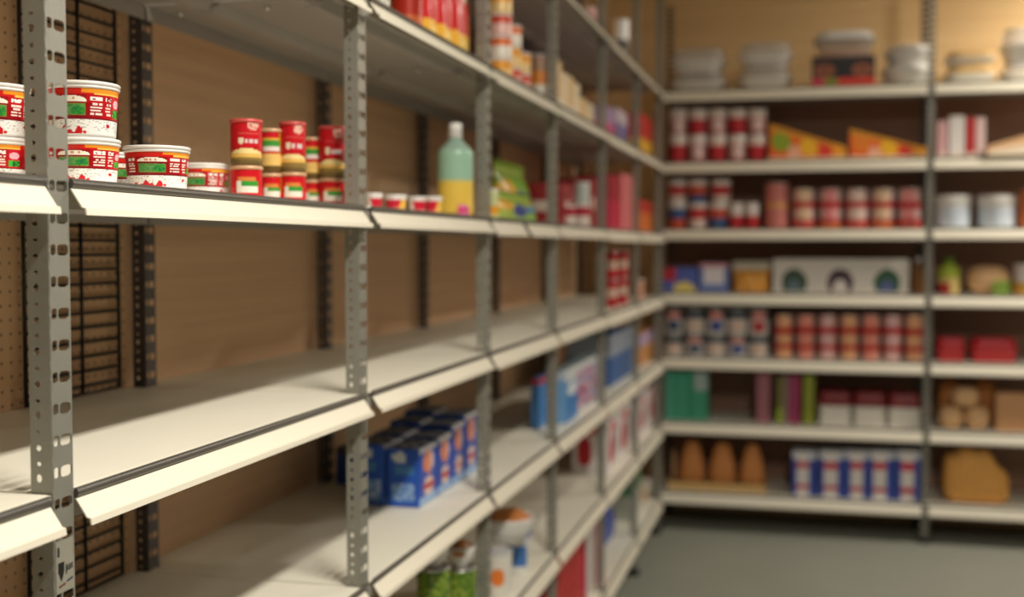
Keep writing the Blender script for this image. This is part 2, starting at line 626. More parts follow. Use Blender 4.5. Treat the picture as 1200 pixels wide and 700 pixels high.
def tub_ink(h, seed):
    def ink(a, z):
        v = z / h
        if a > 90: a -= 180
        elif a < -90: a += 180
        i, j = int(a / 1.5), int(z / 0.0008)
        if v < 0.36:
            wav = 0.16 + 0.05 * math.sin(a * 0.22) + 0.03 * math.sin(a * 0.5)
            if -34 < a < 10 and 0.06 < v < wav: return c(206, 22, 34)
            if (a - 14) ** 2 + ((v - 0.1) * 110) ** 2 < 12: return c(212, 40, 36)
            if (a - 58) ** 2 + ((v - 0.24) * 120) ** 2 < 22: return c(205, 30, 44)
            if (a + 44) ** 2 + ((v - 0.14) * 120) ** 2 < 16: return c(214, 40, 40)
            if v > 0.13 and hsh(seed, i // 2, j) < 0.13: return c(176, 172, 166)
            return WHT
        if v < 0.385: return MAR
        if v > 0.90: return c(214, 40, 26) if a < 10 else c(240, 150, 40)
        if v > 0.86: return c(214, 30, 26) if a < 30 else c(250, 205, 90)
        if -38 < a < 18:
            if 0.715 < v < 0.835:
                w = 1 - ((a + 10) / 28) ** 2
                if v < 0.715 + 0.12 * max(0.05, w) ** 0.4:
                    if 0.75 < v < 0.80 and -24 < a < 2 and hsh(seed, 'b', i // 2) < 0.45: return c(224, 150, 120)
                    return c(252, 246, 228)
            if -36 < a < 16 and 0.43 < v < 0.675:
                if v < 0.445 or v > 0.66 or a < -34.5 or a > 14.5: return c(150, 120, 50)
                r = hsh(seed, 'p', i // 2, j // 2)
                if a > -6 and (a - 4) ** 2 / 140 + ((v - 0.53) / 0.09) ** 2 < 1: return c(24 + 40 * r, 110 + 50 * r, 80 - 50 * r)
                return c(64 + 40 * r, 134 + 28 * r, 62 + 24 * r)
            return DRED if v > 0.7 else MAR
        for (a0, a1) in ((24, 45), (51, 64), (-63, -44)):
            if a0 < a < a1:
                if 0.74 < v < 0.82: return WHT if hsh(seed, 'h', i // 2, j // 2) < 0.78 else DRED
                for k in range(4):
                    z0 = 0.45 + 0.068 * k
                    if z0 < v < z0 + 0.038: return c(248, 226, 214) if hsh(seed, 't', i // 2, k) < 0.86 else DRED
        if 69 < a < 90:
            if 0.42 < v < 0.58: return c(66, 190, 60) if hsh(seed, 'g', i // 3, j // 3) < 0.75 else c(20, 110, 50)
            if (a - 79) ** 2 / 90 + ((v - 0.70) / 0.09) ** 2 < 1: return c(250, 190, 200)
            return c(214, 24, 50)
        return RED if v > 0.7 or a > 45 else DRED
    return ink


def make_tub(label, loc, rz, d=0.089, h=0.056, seed=1):
    t = thing('food_tub', label, 'tub', loc, rz, 'red and white food tubs')
    rb, rt = d * 0.43, d * 0.475
    hb = h - 0.008
    prof = [(0, 0.0), (rb - 0.003, 0.0), (rb, 0.003)] + dense([(rb, 0.003), (rt, hb)], 0.0009)[1:]
    prof += [(rt - 0.0015, hb), (rt - 0.003, hb - 0.002)]
    MB().lathe(prof, 288, tub_ink(hb, seed)).obj('body', 'gloss', t)
    q = d / 2
    lp = [(rt - 0.001, hb - 0.001), (q - 0.0022, hb - 0.0008), (q - 0.001, hb), (q - 0.0005, hb + 0.0016), (q - 0.0016, hb + 0.0026), (q - 0.0016, hb + 0.0034), (q - 0.0002, hb + 0.0042), (q, hb + 0.0066),
          (q - 0.0014, hb + 0.0080), (q - 0.0035, hb + 0.0080), (q - 0.005, hb + 0.006), (q - 0.008, hb + 0.0052), (0, hb + 0.0052)]
    MB().lathe(lp, 96).obj('lid', 'white', t)
    return t


def make_can(name, label, cat, loc, rz, r, h, ink, group, lid='foil', mat='tin', taper=1.0, seg=48, step=0.004, lid_h=0.006, lidr=1.0):
    t = thing(name, label, cat, loc, rz, group)
    rt = r * taper
    p = [(0, 0), (r - 0.002, 0), (r, 0.002)] + dense([(r, 0.002), (rt, h - lid_h)], step)[1:] + [(rt - 0.002, h - lid_h + 0.001), (0, h - lid_h + 0.001)]
    MB().lathe(p, seg, ink).obj('body', mat, t)
    q = rt * lidr + 0.0012
    lp = [(q - 0.004, h - lid_h), (q, h - lid_h), (q + 0.0006, h - lid_h + 0.0012), (q, h - 0.001), (q - 0.0015, h), (q - 0.004, h - 0.0008), (q - 0.006, h - 0.003), (0, h - 0.003)]
    MB().lathe(lp, min(seg, 48)).obj('lid', lid, t)
    return t


def make_box(name, label, cat, loc, rz, w, d, h, ink, group=None, mat='ink', res=0.006, bev=0.003, flap=True):
    """carton standing on z=0, centred on x, front at y=0 going back to y=d. ink(face, u, v)"""
    t = thing(name, label, cat, loc, rz, group)
    nx, nd, nz = max(2, int(w / res)), max(2, int(d / res)), max(2, int(h / res))
    m = MB()
    x0, x1 = -w / 2, w / 2
    m.grid(lambda u, v: (x0 + w * u, 0, h * v), nx, nz, lambda u, v: ink('front', u, v))
    m.grid(lambda u, v: (x1 - w * u, d, h * v), nx, nz, lambda u, v: ink('rear', u, v))
    m.grid(lambda u, v: (x0, d - d * u, h * v), nd, nz, lambda u, v: ink('left', u, v))
    m.grid(lambda u, v: (x1, d * u, h * v), nd, nz, lambda u, v: ink('right', u, v))
    m.grid(lambda u, v: (x0 + w * u, d * v, h), nx, nd, lambda u, v: ink('top', u, v))
    m.grid(lambda u, v: (x0 + w * u, d - d * v, 0), nx, nd, lambda u, v: ink('base', u, v))
    m.obj('body', mat, t, weld=0.0004, bevel=bev)
    if flap:
        k = MB()
        k.grid(lambda u, v: (x0 + 0.004 + (w - 0.008) * u, 0.003 + (d * 0.52) * v, h + 0.0008 + 0.0016 * v), 6, 3, lambda u, v: ink('top', u, v))
        k.obj('flap', mat, t, solid=0.0008)
    return t


def make_bag(name, label, cat, loc, rz, w, d, h, ink, group=None, mat='gloss', seal=0.10):
    """pillow bag standing upright: crimped seal at top, fuller towards the base"""
    t = thing(name, label, cat, loc, rz, group)

    def thick(u, v):
        e = max(0.0, 1 - (2 * u - 1) ** 4)
        top = min(1.0, max(0.0, (1 - seal - v) / 0.45))
        return 0.5 * d * (e ** 0.6) * (0.06 + 0.94 * math.sin(PI / 2 * top) ** 0.8) * (1 - 0.25 * max(0, 0.12 - v) / 0.12)

    def wid(v):
        return w * (1 - 0.05 * math.sin(PI * v))
    m = MB()
    nu, nv = 30, 40
    rip = lambda u, v: 0.03 * d * math.sin(u * 19 + v * 7) * math.sin(PI * u)
    m.grid(lambda u, v: (wid(v) * (u - 0.5), d / 2 - thick(u, v) + rip(u, v), h * v * (1 - seal)), nu, nv, lambda u, v: ink(u, v * (1 - seal)), smooth=True)
    m.grid(lambda u, v: (-wid(v) * (u - 0.5), d / 2 + thick(u, v) - rip(1 - u, v), h * v * (1 - seal)), nu, nv, lambda u, v: ink(u, v * (1 - seal)), smooth=True)
    n0 = len(m.v)
    m.obj('body', mat, t)
    k = MB()
    k.grid(lambda u, v: (w * (u - 0.5), d / 2 + 0.002 * math.sin(v * 40), h * (1 - seal + seal * v) - 0.002), 20, 12, lambda u, v: ink(u, 1 - seal + seal * v))
    k.obj('seal', mat, t, solid=0.0015)
    return t


def make_wedge(name, label, cat, loc, rz, w, d, h, ink, group=None, low=0.32):
    """triangular sandwich pack: tall at its left end, sloping down to the right"""
    t = thing(name, label, cat, loc, rz, group)
    n = 40
    m = MB()
    top = lambda u: h * (1 - (1 - low) * u)
    m.grid(lambda u, v: (w * (u - 0.5), 0, top(u) * v), n, 24, lambda u, v: ink(u, v))
    m.grid(lambda u, v: (w * (0.5 - u), d, top(1 - u) * v), n, 24, lambda u, v: ink(1 - u, v))
    m.grid(lambda u, v: (w * (u - 0.5), d * v, top(u)), n, 10, lambda u, v: ink(u, 0.98))
    m.grid(lambda u, v: (-w / 2, d * (1 - u), h * v), 10, 24, lambda u, v: ink(0.0, v))
    m.grid(lambda u, v: (w / 2, d * u, top(1) * v), 10, 8, lambda u, v: ink(1.0, v))
    m.grid(lambda u, v: (w * (u - 0.5), d * (1 - v), 0), 4, 4, lambda u, v: ink(0.5, 0.01))
    m.obj('body', 'ink', t, weld=0.0004, bevel=0.004)
    k = MB()
    k.box((-w / 2 - 0.004, -0.004, -0.0), (w / 2 + 0.004, -0.0005, 0.012), c(240, 225, 190))
    k.obj('base_flange', 'gloss', t)
    return t


def make_tray(name, label, cat, loc, rz, w, d, h, base_mat='white', lid_mat='clear', group=None, lid=0.5, round_=4.0, flare=0.72):
    """shallow rounded container with a separate domed lid"""
    t = thing(name, label, cat, loc, rz, group)

    def sup(a):
        ca, sa = math.cos(a), math.sin(a)
        k = (abs(ca) ** round_ + abs(sa) ** round_) ** (-1 / round_)
        return ca * k, sa * k

    def loft(rings, mat, nm, seg=48):
        m = MB()
        vs, fs = [], []
        for sc, z in rings:
            for s in range(seg):
                x, y = sup(2 * PI * s / seg)
                vs.append((x * w / 2 * sc, d / 2 + y * d / 2 * sc, z))
        for i in range(len(rings) - 1):
            for s in range(seg):
                q = (s + 1) % seg
                fs.append((i * seg + s, i * seg + q, (i + 1) * seg + q, (i + 1) * seg + s))
        fs.append(tuple(range(seg))[::-1])
        fs.append(tuple((len(rings) - 1) * seg + s for s in range(seg)))
        m.add(vs, fs, None, 0, True)
        return m.obj(nm, mat, t)
    hb = h * (1 - lid)
    loft([(flare, 0), (flare + 0.05, 0.003), (0.95, hb - 0.008), (1.0, hb - 0.006), (1.0, hb - 0.001), (0.96, hb)], base_mat, 'base')
    loft([(1.0, hb + 0.0005), (1.0, hb + 0.005), (0.95, hb + 0.007), (0.90, h - 0.012), (0.84, h - 0.002), (0.70, h)], lid_mat, 'lid')
    return t


ORD = ['first', 'second', 'third', 'fourth', 'fifth', 'sixth', 'seventh', 'eighth', 'ninth', 'tenth', 'eleventh', 'twelfth']


# ------------------------------------------------------------------ placing
def onL(px, X, lv):
    """point on a long-rack deck at photo column px, at distance X from the aisle axis"""
    return (X, LY(px, X), ZL[lv] + 0.0006)


def hL(px, X, ytop, lv):
    p = at(px, ytop, 0, X)
    return p[2] - ZL[lv]


def wL(px, X, w):
    return w * depth((X, LY(px, X), 1.6)) / FPX


def cup_rz(x, y):
    """turn the front (-Y) of a round pack towards the camera's place in the aisle"""
    return math.atan2(-x, y)


def seen(x, y):
    return math.atan2(x - CAM[0], -(y - CAM[1])) if 0 else math.atan2(-(x), (y))


FACE_AISLE = PI / 2      # a carton whose front (-Y) looks to +X


def front_to_cam(p):
    # direction from thing to camera is (-x, -y); local -Y -> that direction
    return math.atan2(-p[0], p[1]) if False else math.atan2(CAM[0] - p[0], -(CAM[1] - p[1]))


# ---- tubs on the tub shelf
def tub_at(px, X, label, z_extra=0.0, turn=0, **k):
    p = onL(px, X, 'B')
    p = (p[0], p[1], p[2] + z_extra)
    return make_tub(label, p, front_to_cam(p) + math.radians(turn), **k)


tub_at(100, -0.872, 'lower red and white tub of the stack just right of the nearest post', 0, -8, h=0.055, seed=2)
tub_at(100, -0.870, 'upper taller red and white tub stacked just right of the nearest post', 0.0552, -12, h=0.067, seed=3)
tub_at(-5, -0.975, 'lower red and white tub of the stack left of the nearest post', 0, -45, h=0.055, seed=4)
tub_at(-5, -0.972, 'upper red and white tub of the stack left of the nearest post', 0.0552, 6, h=0.064, seed=5)
tub_at(185.5, -0.860, 'single red and white tub standing forward on the shelf, in full view', 0, 0, h=0.0575, seed=6)
tub_at(240, -0.945, 'red and white tub half behind the single forward tub, beside the red cans', 0, -14, h=0.055, seed=7, d=0.086)
tub_at(132, -0.965, 'mostly hidden tub in the gap between the right stack and the forward tub', 0, 30, h=0.055, seed=8, d=0.086)


# ---- red cans with burger picture
def tall_ink(h, seed):
    def ink(a, z):
        v = z / h
        if v < 0.10: return c(120, 98, 56)
        if v < 0.18: return c(150, 122, 66)
        edge = 0.36 - 0.05 * (a / 50) ** 2
        if v < edge and abs(a) < 75: return c(255, 232, 160) if v > 0.25 else c(244, 196, 100)
        if v < 0.40: return c(196, 22, 34)
        if 0.44 < v < 0.60:
            if (a + 20) ** 2 / 130 + ((v - 0.52) / 0.075) ** 2 < 1: return c(250, 236, 200)
            if -6 < a < 44 and 0.46 < v < 0.55 and hsh(seed, int(a / 4)) < 0.85: return c(236, 214, 214)
        if (a - 26) ** 2 / 520 + ((v - 0.85) / 0.10) ** 2 < 1:
            return c(246, 196, 176) if hsh(seed, 'o', int(a / 5), int(v * 26)) < 0.72 else c(226, 110, 100)
        if 0.68 < v < 0.70 and -30 < a < 50: return c(226, 90, 80)
        return c(212, 22, 36)
    return ink


def short_ink(h, seed, bar=False):
    def ink(a, z):
        v = z / h
        if bar and 48 < a < 66 and v > 0.3: return c(190, 160, 40)
        if -40 < a < 46:
            if 0.16 < v < 0.36: return c(248, 240, 226)
            if 0.36 < v < 0.52: return c(60, 160, 60) if a > -22 else c(248, 240, 226)
            if 0.52 < v < 0.64 and abs(a) < 36: return c(230, 140, 70)
        if v > 0.93: return c(240, 200, 160)
        return c(214, 20, 34)
    return ink


cans = [(290, -0.872, 36, 'leftmost'), (344, -0.872, 30, 'middle'), (390, -0.876, 31, 'rightmost')]
for px, X, wpx, w in cans:
    p = onL(px, X, 'B')
    r = wpx * depth(p) / FPX / 2
    make_can('short_tin', f'{w} front short red tin under a tall red can, burger picture', 'tin', p, front_to_cam(p), r, 0.051, short_ink(0.051, px), 'short red burger tins', lid='tanlid', seg=72, step=0.002)
    h2 = hL(px, X, {290: 141, 344: 144, 390: 149}[px], 'B') - 0.052
    make_can('tall_can', f'{w} of the tall red cans stacked on short tins', 'can', (p[0], p[1], p[2] + 0.0515), front_to_cam(p), r * 1.01, h2, tall_ink(h2, px), 'tall red cans on the tub shelf', lid='redlid', seg=72, step=0.002)
for px, X, wpx, w, yt in ((319, -0.905, 27, 'left', 152), (366.5, -0.915, 22, 'right', 162)):
    p = onL(px, X, 'B')
    r = wpx * depth(p) / FPX / 2
    make_can('short_tin', f'{w} rear short red tin in the gap between tall-can stacks, bottom layer', 'tin', p, front_to_cam(p), r, 0.049, short_ink(0.049, px, True), 'short red burger tins', lid='tanlid', seg=72, step=0.002)
    h2 = hL(px, X, yt, 'B') - 0.050

    def ink2(a, z, h=h2, px=px):
        v = z / h
        if v < 0.16: return c(110, 84, 40)
        if v < 0.42 and abs(a) < 70: return c(248, 206, 120)
        if 0.48 < v < 0.60 and abs(a) < 46: return c(248, 236, 226)
        if 0.60 < v < 0.72 and abs(a) < 46: return c(70, 160, 60)
        if 0.72 < v < 0.78 and abs(a) < 46: return c(236, 180, 70)
        if 40 < a < 60: return c(184, 130, 40)
        if v > 0.93: return c(236, 180, 150)
        return c(214, 22, 36)
    make_can('burger_tin', f'{w} rear red tin with green stripe, standing between two tall red cans', 'tin', (p[0], p[1], p[2] + 0.0495), front_to_cam(p), r, h2, ink2, 'red tins with a green stripe', lid='tanlid', seg=72, step=0.002)

# ---- little yogurt cups and the bottle (third unit)
for k, (px, w, X) in enumerate(((439, 19, -0.885), (464, 26, -0.875), (489, 21, -0.875), (508, 21, -0.865))):
    p = onL(px, X, 'B')
    r = w * depth(p) / FPX / 2
    hh = hL(px, X, 227 + 2 * min(k, 2), 'B')

    def ink(a, z, h=hh, k=k):
        v = z / h
        if v > 0.74: return WHT
        if a * (1 if k % 2 else -1) < 25 + 30 * (v - 0.4): return c(206, 22, 52) if v > 0.18 else c(250, 220, 190)
        return c(246, 196, 90) if k % 2 else c(248, 226, 214)
    make_can('yogurt_cup', f'{ORD[k]} small red and white cup from the left, in front of the bottle', 'cup', p, front_to_cam(p), r * 0.86, hh, ink, 'small red and white cups by the bottle', lid='white', mat='gloss', taper=1.13, seg=40)

p = onL(534, -0.865, 'B')
r = 42 * depth(p) / FPX / 2
H = hL(534, -0.865, 145, 'B')
bt = thing('drink_bottle', 'pale green plastic bottle with yellow lower half and white cap', 'bottle', p, front_to_cam(p))


def bink(a, z):
    v = z / H
    if v < 0.36: return c(236, 200, 84)
    if v < 0.385: return c(220, 206, 120)
    if v < 0.70: return c(158, 196, 170)
    return c(150, 176, 160)


def bottle_prof(r, H, neck=0.30, sh=0.66, cap=0.88):
    pr = [(0, 0.002), (r * 0.7, 0.0), (r * 0.94, 0.003), (r, 0.012), (r, H * 0.20), (r * 0.985, H * 0.36), (r, H * 0.40), (r, H * sh)]
    for k in range(1, 11):
        t = k / 10
        pr.append((r + (r * neck - r) * (3 * t * t - 2 * t ** 3) ** 0.95, H * (sh + (cap - 0.02 - sh) * t ** 0.9)))
    pr += [(r * neck, H * cap), (r * neck, H * cap + 0.002), (0, H * cap + 0.002)]
    return pr


MB().lathe(dense(bottle_prof(r, H), 0.004), 48, bink).obj('body', 'gloss', bt)
cr = r * 0.36
MB().lathe([(0, H * 0.87), (cr, H * 0.87), (cr, H * 0.985), (cr * 0.85, H), (0, H)], 32).obj('cap', 'white', bt)
MB().lathe([(r * 0.33, H * 0.845), (r * 0.42, H * 0.848), (r * 0.42, H * 0.865), (r * 0.33, H * 0.868)], 32).obj('neck_ring', 'white', bt)
pp = onL(546, -0.822, 'B')
make_box('pink_packet', 'tiny pink packet at the foot of the green bottle', 'packet', pp, FACE_AISLE, wL(546, -0.82, 30), 0.012, 0.024,
         lambda f, u, v: c(226, 50, 130) if 0.2 < v < 0.8 else c(240, 130, 180), res=0.003)


# ---- green bags etc. (fourth unit)
GAP = dict(T=0.5, A=0.335, B=0.335, C=0.295, D=0.31, E=0.315, F=0.345)


def lbox(name, label, cat, x0, x1, ytop, lv, X, d, ink, group=None, kind='box', extra=0.0, **k):
    """a pack on the long rack whose aisle face runs between photo columns x0 and x1"""
    ya, yb = LY(x0, X), LY(x1, X)
    h = min(hL((x0 + x1) / 2, X, ytop, lv) - extra, GAP[lv])
    loc = (X, (ya + yb) / 2, ZL[lv] + 0.0006 + extra)
    if kind == 'box':
        return make_box(name, label, cat, loc, FACE_AISLE, yb - ya, d, h, ink, group, **k)
    return make_bag(name, label, cat, loc, FACE_AISLE, yb - ya, d, h, ink, group, **k)


def green_bag(seed):
    def ink(u, v):
        n = 0.5 + 0.5 * math.sin(u * 5 + seed) * math.sin(v * 4 + seed * 2)
        if ((u - 0.45) / 0.16) ** 2 + ((v - 0.35) / 0.22) ** 2 < 1: return c(50, 70, 150)
        if ((u - 0.72) / 0.20) ** 2 + ((v - 0.40) / 0.10) ** 2 < 1: return c(70, 140, 190)
        if ((u - 0.15) / 0.16) ** 2 + ((v - 0.5) / 0.2) ** 2 < 1: return c(222, 170, 60)
        if v > 0.72: return c(176, 204, 90)
        return c(120 + 60 * n, 186, 60 + 20 * n)
    return ink


lbox('snack_bag', 'low green bag with a blue mark lying at the shelf edge', 'bag', 586, 637, 224, 'B', -0.84, 0.09, green_bag(1), 'green snack bags', 'bag')
lbox('snack_bag', 'taller green and ochre bag standing behind the low green bag', 'bag', 596, 629, 190, 'B', -0.95, 0.10, green_bag(2.4), 'green snack bags', 'bag')
p = onL(578, -0.845, 'B')
hh = hL(578, -0.845, 222, 'B')
make_can('orange_pot', 'small cream and orange pot at the left of the green bags', 'pot', p, front_to_cam(p), wL(578, -0.845, 13) / 2, hh,
         lambda a, z: c(246, 170, 40) if 0.1 < z / hh < 0.45 else c(214, 220, 160), None, lid='white', seg=32)

# ---- fifth unit, tub-shelf level: dark red cartons and round white tins
rd = lambda f, u, v: c(150, 26, 36) if (v < 0.35 or v > 0.62) else (c(214, 190, 180) if 0.3 < u < 0.7 else c(150, 26, 36))
lbox('red_carton', 'dark red carton behind the white tin, fourth bay of the tub shelf', 'carton', 658.5, 672, 216, 'B', -0.86, 0.16, rd, 'dark red cartons', res=0.012)
lbox('red_carton', 'dark red carton at the far end beside the white tin on the tub shelf', 'carton', 690, 700, 210, 'B', -0.86, 0.16, rd, 'dark red cartons', res=0.012)
for k, (px, y0, rr, yt) in enumerate(((681, 240, 20, 240), (667, 240, 14, 242))):
    p = onL(px, -0.85, 'B')
    hh = hL(px, -0.85, yt, 'B')
    make_can('lidded_pot', ['larger', 'smaller'][k] + ' white pot with a crimson band in front of the dark red cartons', 'pot', p, front_to_cam(p), wL(px, -0.85, rr) / 2, hh,
             lambda a, z, h=hh: c(190, 30, 60) if 0.5 < z / h < 0.9 else c(232, 220, 208), 'white pots with a crimson band', lid='white', seg=32)
p = onL(682, -0.852, 'B')
hh2 = hL(682, -0.852, 214, 'B')
hb = hL(681, -0.85, 240, 'B') + 0.001
make_can('jar', 'pale round jar stacked on the larger crimson banded pot', 'jar', (p[0], p[1], p[2] + hb), front_to_cam(p), wL(682, -0.85, 17) / 2, hh2 - hb,
         lambda a, z: c(206, 214, 206), None, lid='white', seg=32)

# ---- sixth and seventh units, tub-shelf level
lbox('tall_box', 'tall crimson box on the tub shelf near the corner', 'box', 714, 727, 207, 'B', -0.85, 0.14, lambda f, u, v: c(200, 30, 70) if v < 0.55 else c(170, 30, 50), 'tall boxes near the corner', res=0.02)
lbox('tall_box', 'tall pale pink box on the tub shelf near the corner', 'box', 729, 741, 205, 'B', -0.85, 0.14, lambda f, u, v: c(236, 130, 130), 'tall boxes near the corner', res=0.02)
lbox('orange_carton', 'short orange and red carton in the corner of the tub shelf', 'carton', 750, 764, 236, 'B', -0.85, 0.14, lambda f, u, v: c(226, 120, 50) if v < 0.6 else c(200, 50, 40), None, res=0.02)

# ---- top products, third unit (shelf above the tubs)
p = onL(448, -0.87, 'A')
make_can('clear_jar', 'milky clear jar beside the post, leftmost on the shelf above', 'jar', p, front_to_cam(p), wL(448, -0.87, 20) / 2, 0.17, lambda a, z: c(206, 204, 190), None, lid='white', seg=40)
p = onL(478, -0.88, 'A')
make_can('sauce_jar', 'orange-brown jar with red label on the shelf above the bottle', 'jar', p, front_to_cam(p), wL(478, -0.88, 36) / 2, 0.20,
         lambda a, z: c(196, 96, 50) if z < 0.045 else c(170, 40, 24), None, lid='grey_lid', seg=40)


def chips(seed):
    def ink(u, v):
        if v > 0.235 + 0.02 * math.sin(u * 6 + seed):
            if ((u - 0.5) / 0.22) ** 2 + ((v - 0.62) / 0.12) ** 2 < 1: return c(250, 214, 190)
            return c(214, 22, 30)
        if ((u - 0.5) / 0.3) ** 2 + ((v - 0.1) / 0.09) ** 2 < 1: return c(250, 212, 110)
        return c(244, 186, 56)
    return ink


for k, (a_, b_) in enumerate(((502, 518), (519, 535), (536, 554))):
    lbox('chip_bag', f'{ORD[k]} red and yellow bag from the left on the shelf above the bottle', 'bag', a_, b_, -60, 'A', -0.845, 0.075, chips(k), 'red and yellow bags on the upper shelf', 'bag')


# ---- fourth unit upper shelf: stacks of white and orange pots, jar, purple board
def pot_ink(h, k):
    def ink(a, z):
        v = z / h
        if k % 3 == 0: return c(250, 214, 150) if v < 0.5 else c(246, 170, 60)
        if k % 3 == 1: return c(250, 240, 226) if v < 0.6 else c(236, 120, 60)
        return c(246, 200, 190) if v < 0.6 else c(216, 80, 60)
    return ink


HP = 0.062
n = 0
for px, X, cnt in ((587, -0.855, 5), (602, -0.86, 3), (613, -0.86, 2)):
    p = onL(px, X, 'A')
    r = wL(px, X, {587: 26, 602: 18, 613: 17}[px]) / 2
    for k in range(cnt):
        make_can('food_pot', f'{ORD[k]} pot up in the {["tall left", "middle", "low right"][(587, 602, 613).index(px)]} stack of white and orange pots', 'pot', (p[0], p[1], p[2] + k * (HP + 0.0005)), front_to_cam(p) + k,
                 r, HP, pot_ink(HP, n), 'white and orange pots on the upper shelf', lid='white', seg=32)
        n += 1
p = onL(633, -0.86, 'A')
hh = hL(633, -0.86, 65, 'A')
make_can('tall_jar', 'brown and white jar with an orange band right of the white and orange pots', 'jar', p, front_to_cam(p), wL(633, -0.86, 23) / 2, hh,
         lambda a, z: c(240, 232, 216) if z / hh < 0.38 else (c(226, 140, 60) if z / hh < 0.66 else c(176, 140, 116)), None, lid='grey_lid', seg=32)
lbox('purple_carton', 'dark purple carton at the back of the upper shelf behind the pots', 'carton', 597, 636, -20, 'A', -1.13, 0.09, lambda f, u, v: c(156, 118, 176), None, res=0.05)

# ---- fifth unit upper shelf: row of beige packs
for k, (a_, b_, yt) in enumerate(((653, 658, 72), (660, 665, 86), (667, 672, 90), (674, 679, 98), (681.5, 687, 116), (689.5, 696, 122))):
    lbox('beige_pack', f'{ORD[k]} beige packet from the left, upright row on the upper shelf', 'packet', a_, b_, yt, 'A', -0.85, 0.13,
         lambda f, u, v, k=k: (c(250, 230, 196) if k % 2 else c(240, 204, 150)) if v > 0.25 else c(250, 238, 214), 'beige packets on the upper shelf', res=0.02)
# ---- sixth / seventh units upper shelf
lbox('violet_pack', 'pink and violet packet on the upper shelf, nearer of the two', 'packet', 708, 720, 126, 'A', -0.85, 0.14, lambda f, u, v: c(206, 90, 130) if v < 0.5 else c(170, 140, 180), 'pink and violet packets', res=0.03)
lbox('violet_pack', 'grey-violet packet on the upper shelf beside the pink one', 'packet', 722, 735, 130, 'A', -0.85, 0.14, lambda f, u, v: c(120, 110, 160) if 0.2 < v < 0.6 else c(206, 190, 200), 'pink and violet packets', res=0.03)
lbox('red_pack', 'red and yellow packet in the far corner of the upper shelf', 'packet', 750, 763, 136, 'A', -0.85, 0.14, lambda f, u, v: c(236, 180, 50) if v < 0.45 else c(206, 50, 40), None, res=0.03)
# topmost level
p = onL(690, -0.86, 'T')
make_can('pink_pot', 'pink pot alone on the topmost shelf of the long rack', 'pot', p, 0, wL(690, -0.86, 15) / 2, 0.09, lambda a, z: c(240, 180, 176), None, lid='white', seg=32)
p = onL(727, -0.86, 'T')
hh = hL(727, -0.86, 22, 'T')
make_can('white_jar_or_highlight', 'made-up dark jar, highlight painted as its white upper half, topmost shelf of the long rack', 'jar', p, 0, wL(727, -0.86, 18) / 2, hh, lambda a, z: c(252, 250, 246) if z > 0.5 * hh else c(84, 78, 74), None, lid='white', seg=32)  # white half is a painted highlight; the jar is added to carry it

# ---- mid shelf (C), near the corner: stacked red and white tins
k = 0
for px in (717, 729):
    p = onL(px, -0.86, 'C')
    for j in range(2 if px == 717 else 2):
        make_can('striped_tin', f'{["lower", "upper"][j]} red and white tin of the {"left" if px == 717 else "right"} stack on the empty middle shelf', 'tin', (p[0], p[1], p[2] + j * 0.1255), front_to_cam(p), wL(px, -0.86, 13) / 2, 0.125,
                 lambda a, z: c(200, 30, 40) if int(z / 0.042) % 2 == 0 else c(236, 200, 180), 'red and white tins on the middle shelf', seg=28)
p = onL(748, -0.86, 'C')
make_can('salmon_pot', 'salmon coloured pot in the corner of the middle shelf', 'pot', p, 0, wL(748, -0.86, 14) / 2, 0.10, lambda a, z: c(220, 160, 130), None, lid='white', seg=28)


# ---- fourth level (D): blue multipacks
def blue_pack(seed):
    def ink(f, u, v):
        if f == 'top': return c(60, 64, 76) if (int(u * 6) + int(v * 4)) % 3 else c(140, 146, 160)
        if f == 'front':
            if ((u - 0.5) / 0.28) ** 2 + ((v - 0.30) / 0.16) ** 2 < 1: return c(230, 200, 190) if abs(v - 0.30) > 0.04 else c(190, 50, 50)
            if ((u - 0.5) / 0.30) ** 2 + ((v - 0.72) / 0.20) ** 2 < 1: return c(232, 140, 90) if u < 0.6 else c(220, 190, 200)
            if v < 0.13: return c(150, 184, 226)
            if v > 0.92: return c(206, 206, 214)
            if abs(u - 0.5) > 0.46: return c(40, 60, 150)
            return c(44, 84, 184)
        if f == 'left':
            if 0.16 < u < 0.84 and 0.08 < v < 0.42: return c(110, 150, 210) if hsh(seed, int(u * 12), int(v * 20)) < 0.7 else c(170, 196, 230)
            if ((u - 0.4) / 0.22) ** 2 + ((v - 0.84) / 0.09) ** 2 < 1: return c(206, 214, 220)
            if 0.25 < u < 0.8 and 0.55 < v < 0.70: return c(70, 130, 190)
            return c(34, 88, 190)
        return c(40, 80, 176)
    return ink


bx = [(491, 512, 522), (513, 529, 510), (530, 544, 496), (545, 559, 484)]
for k, (a_, b_, yt) in enumerate(bx):
    lbox('blue_multipack', f'{ORD[k]} blue multipack from the left in the front row, shelf below the empty one', 'box', a_, b_, yt, 'D', -0.905, 0.085, blue_pack(k), 'blue multipacks in two rows', res=0.007)
    y0_, y1_ = LY(a_, -0.905), LY(b_, -0.905)
    make_box('blue_multipack', f'{ORD[k]} blue multipack from the left in the shaded rear row', 'box', (-0.995, (y0_ + y1_) / 2, ZL['D'] + 0.0006), FACE_AISLE, (y1_ - y0_) * 0.98, 0.085,
             hL((a_ + b_) / 2, -0.905, yt, 'D') * 1.04, blue_pack(k + 9), 'blue multipacks in two rows', res=0.01)
lbox('blue_multipack', 'shadowed blue pack standing deeper, seen behind the second perforated post', 'box', 438, 460, 522, 'D', -1.10, 0.11, lambda f, u, v: c(34, 70, 160) if v < 0.85 else c(70, 76, 96), None, res=0.02)


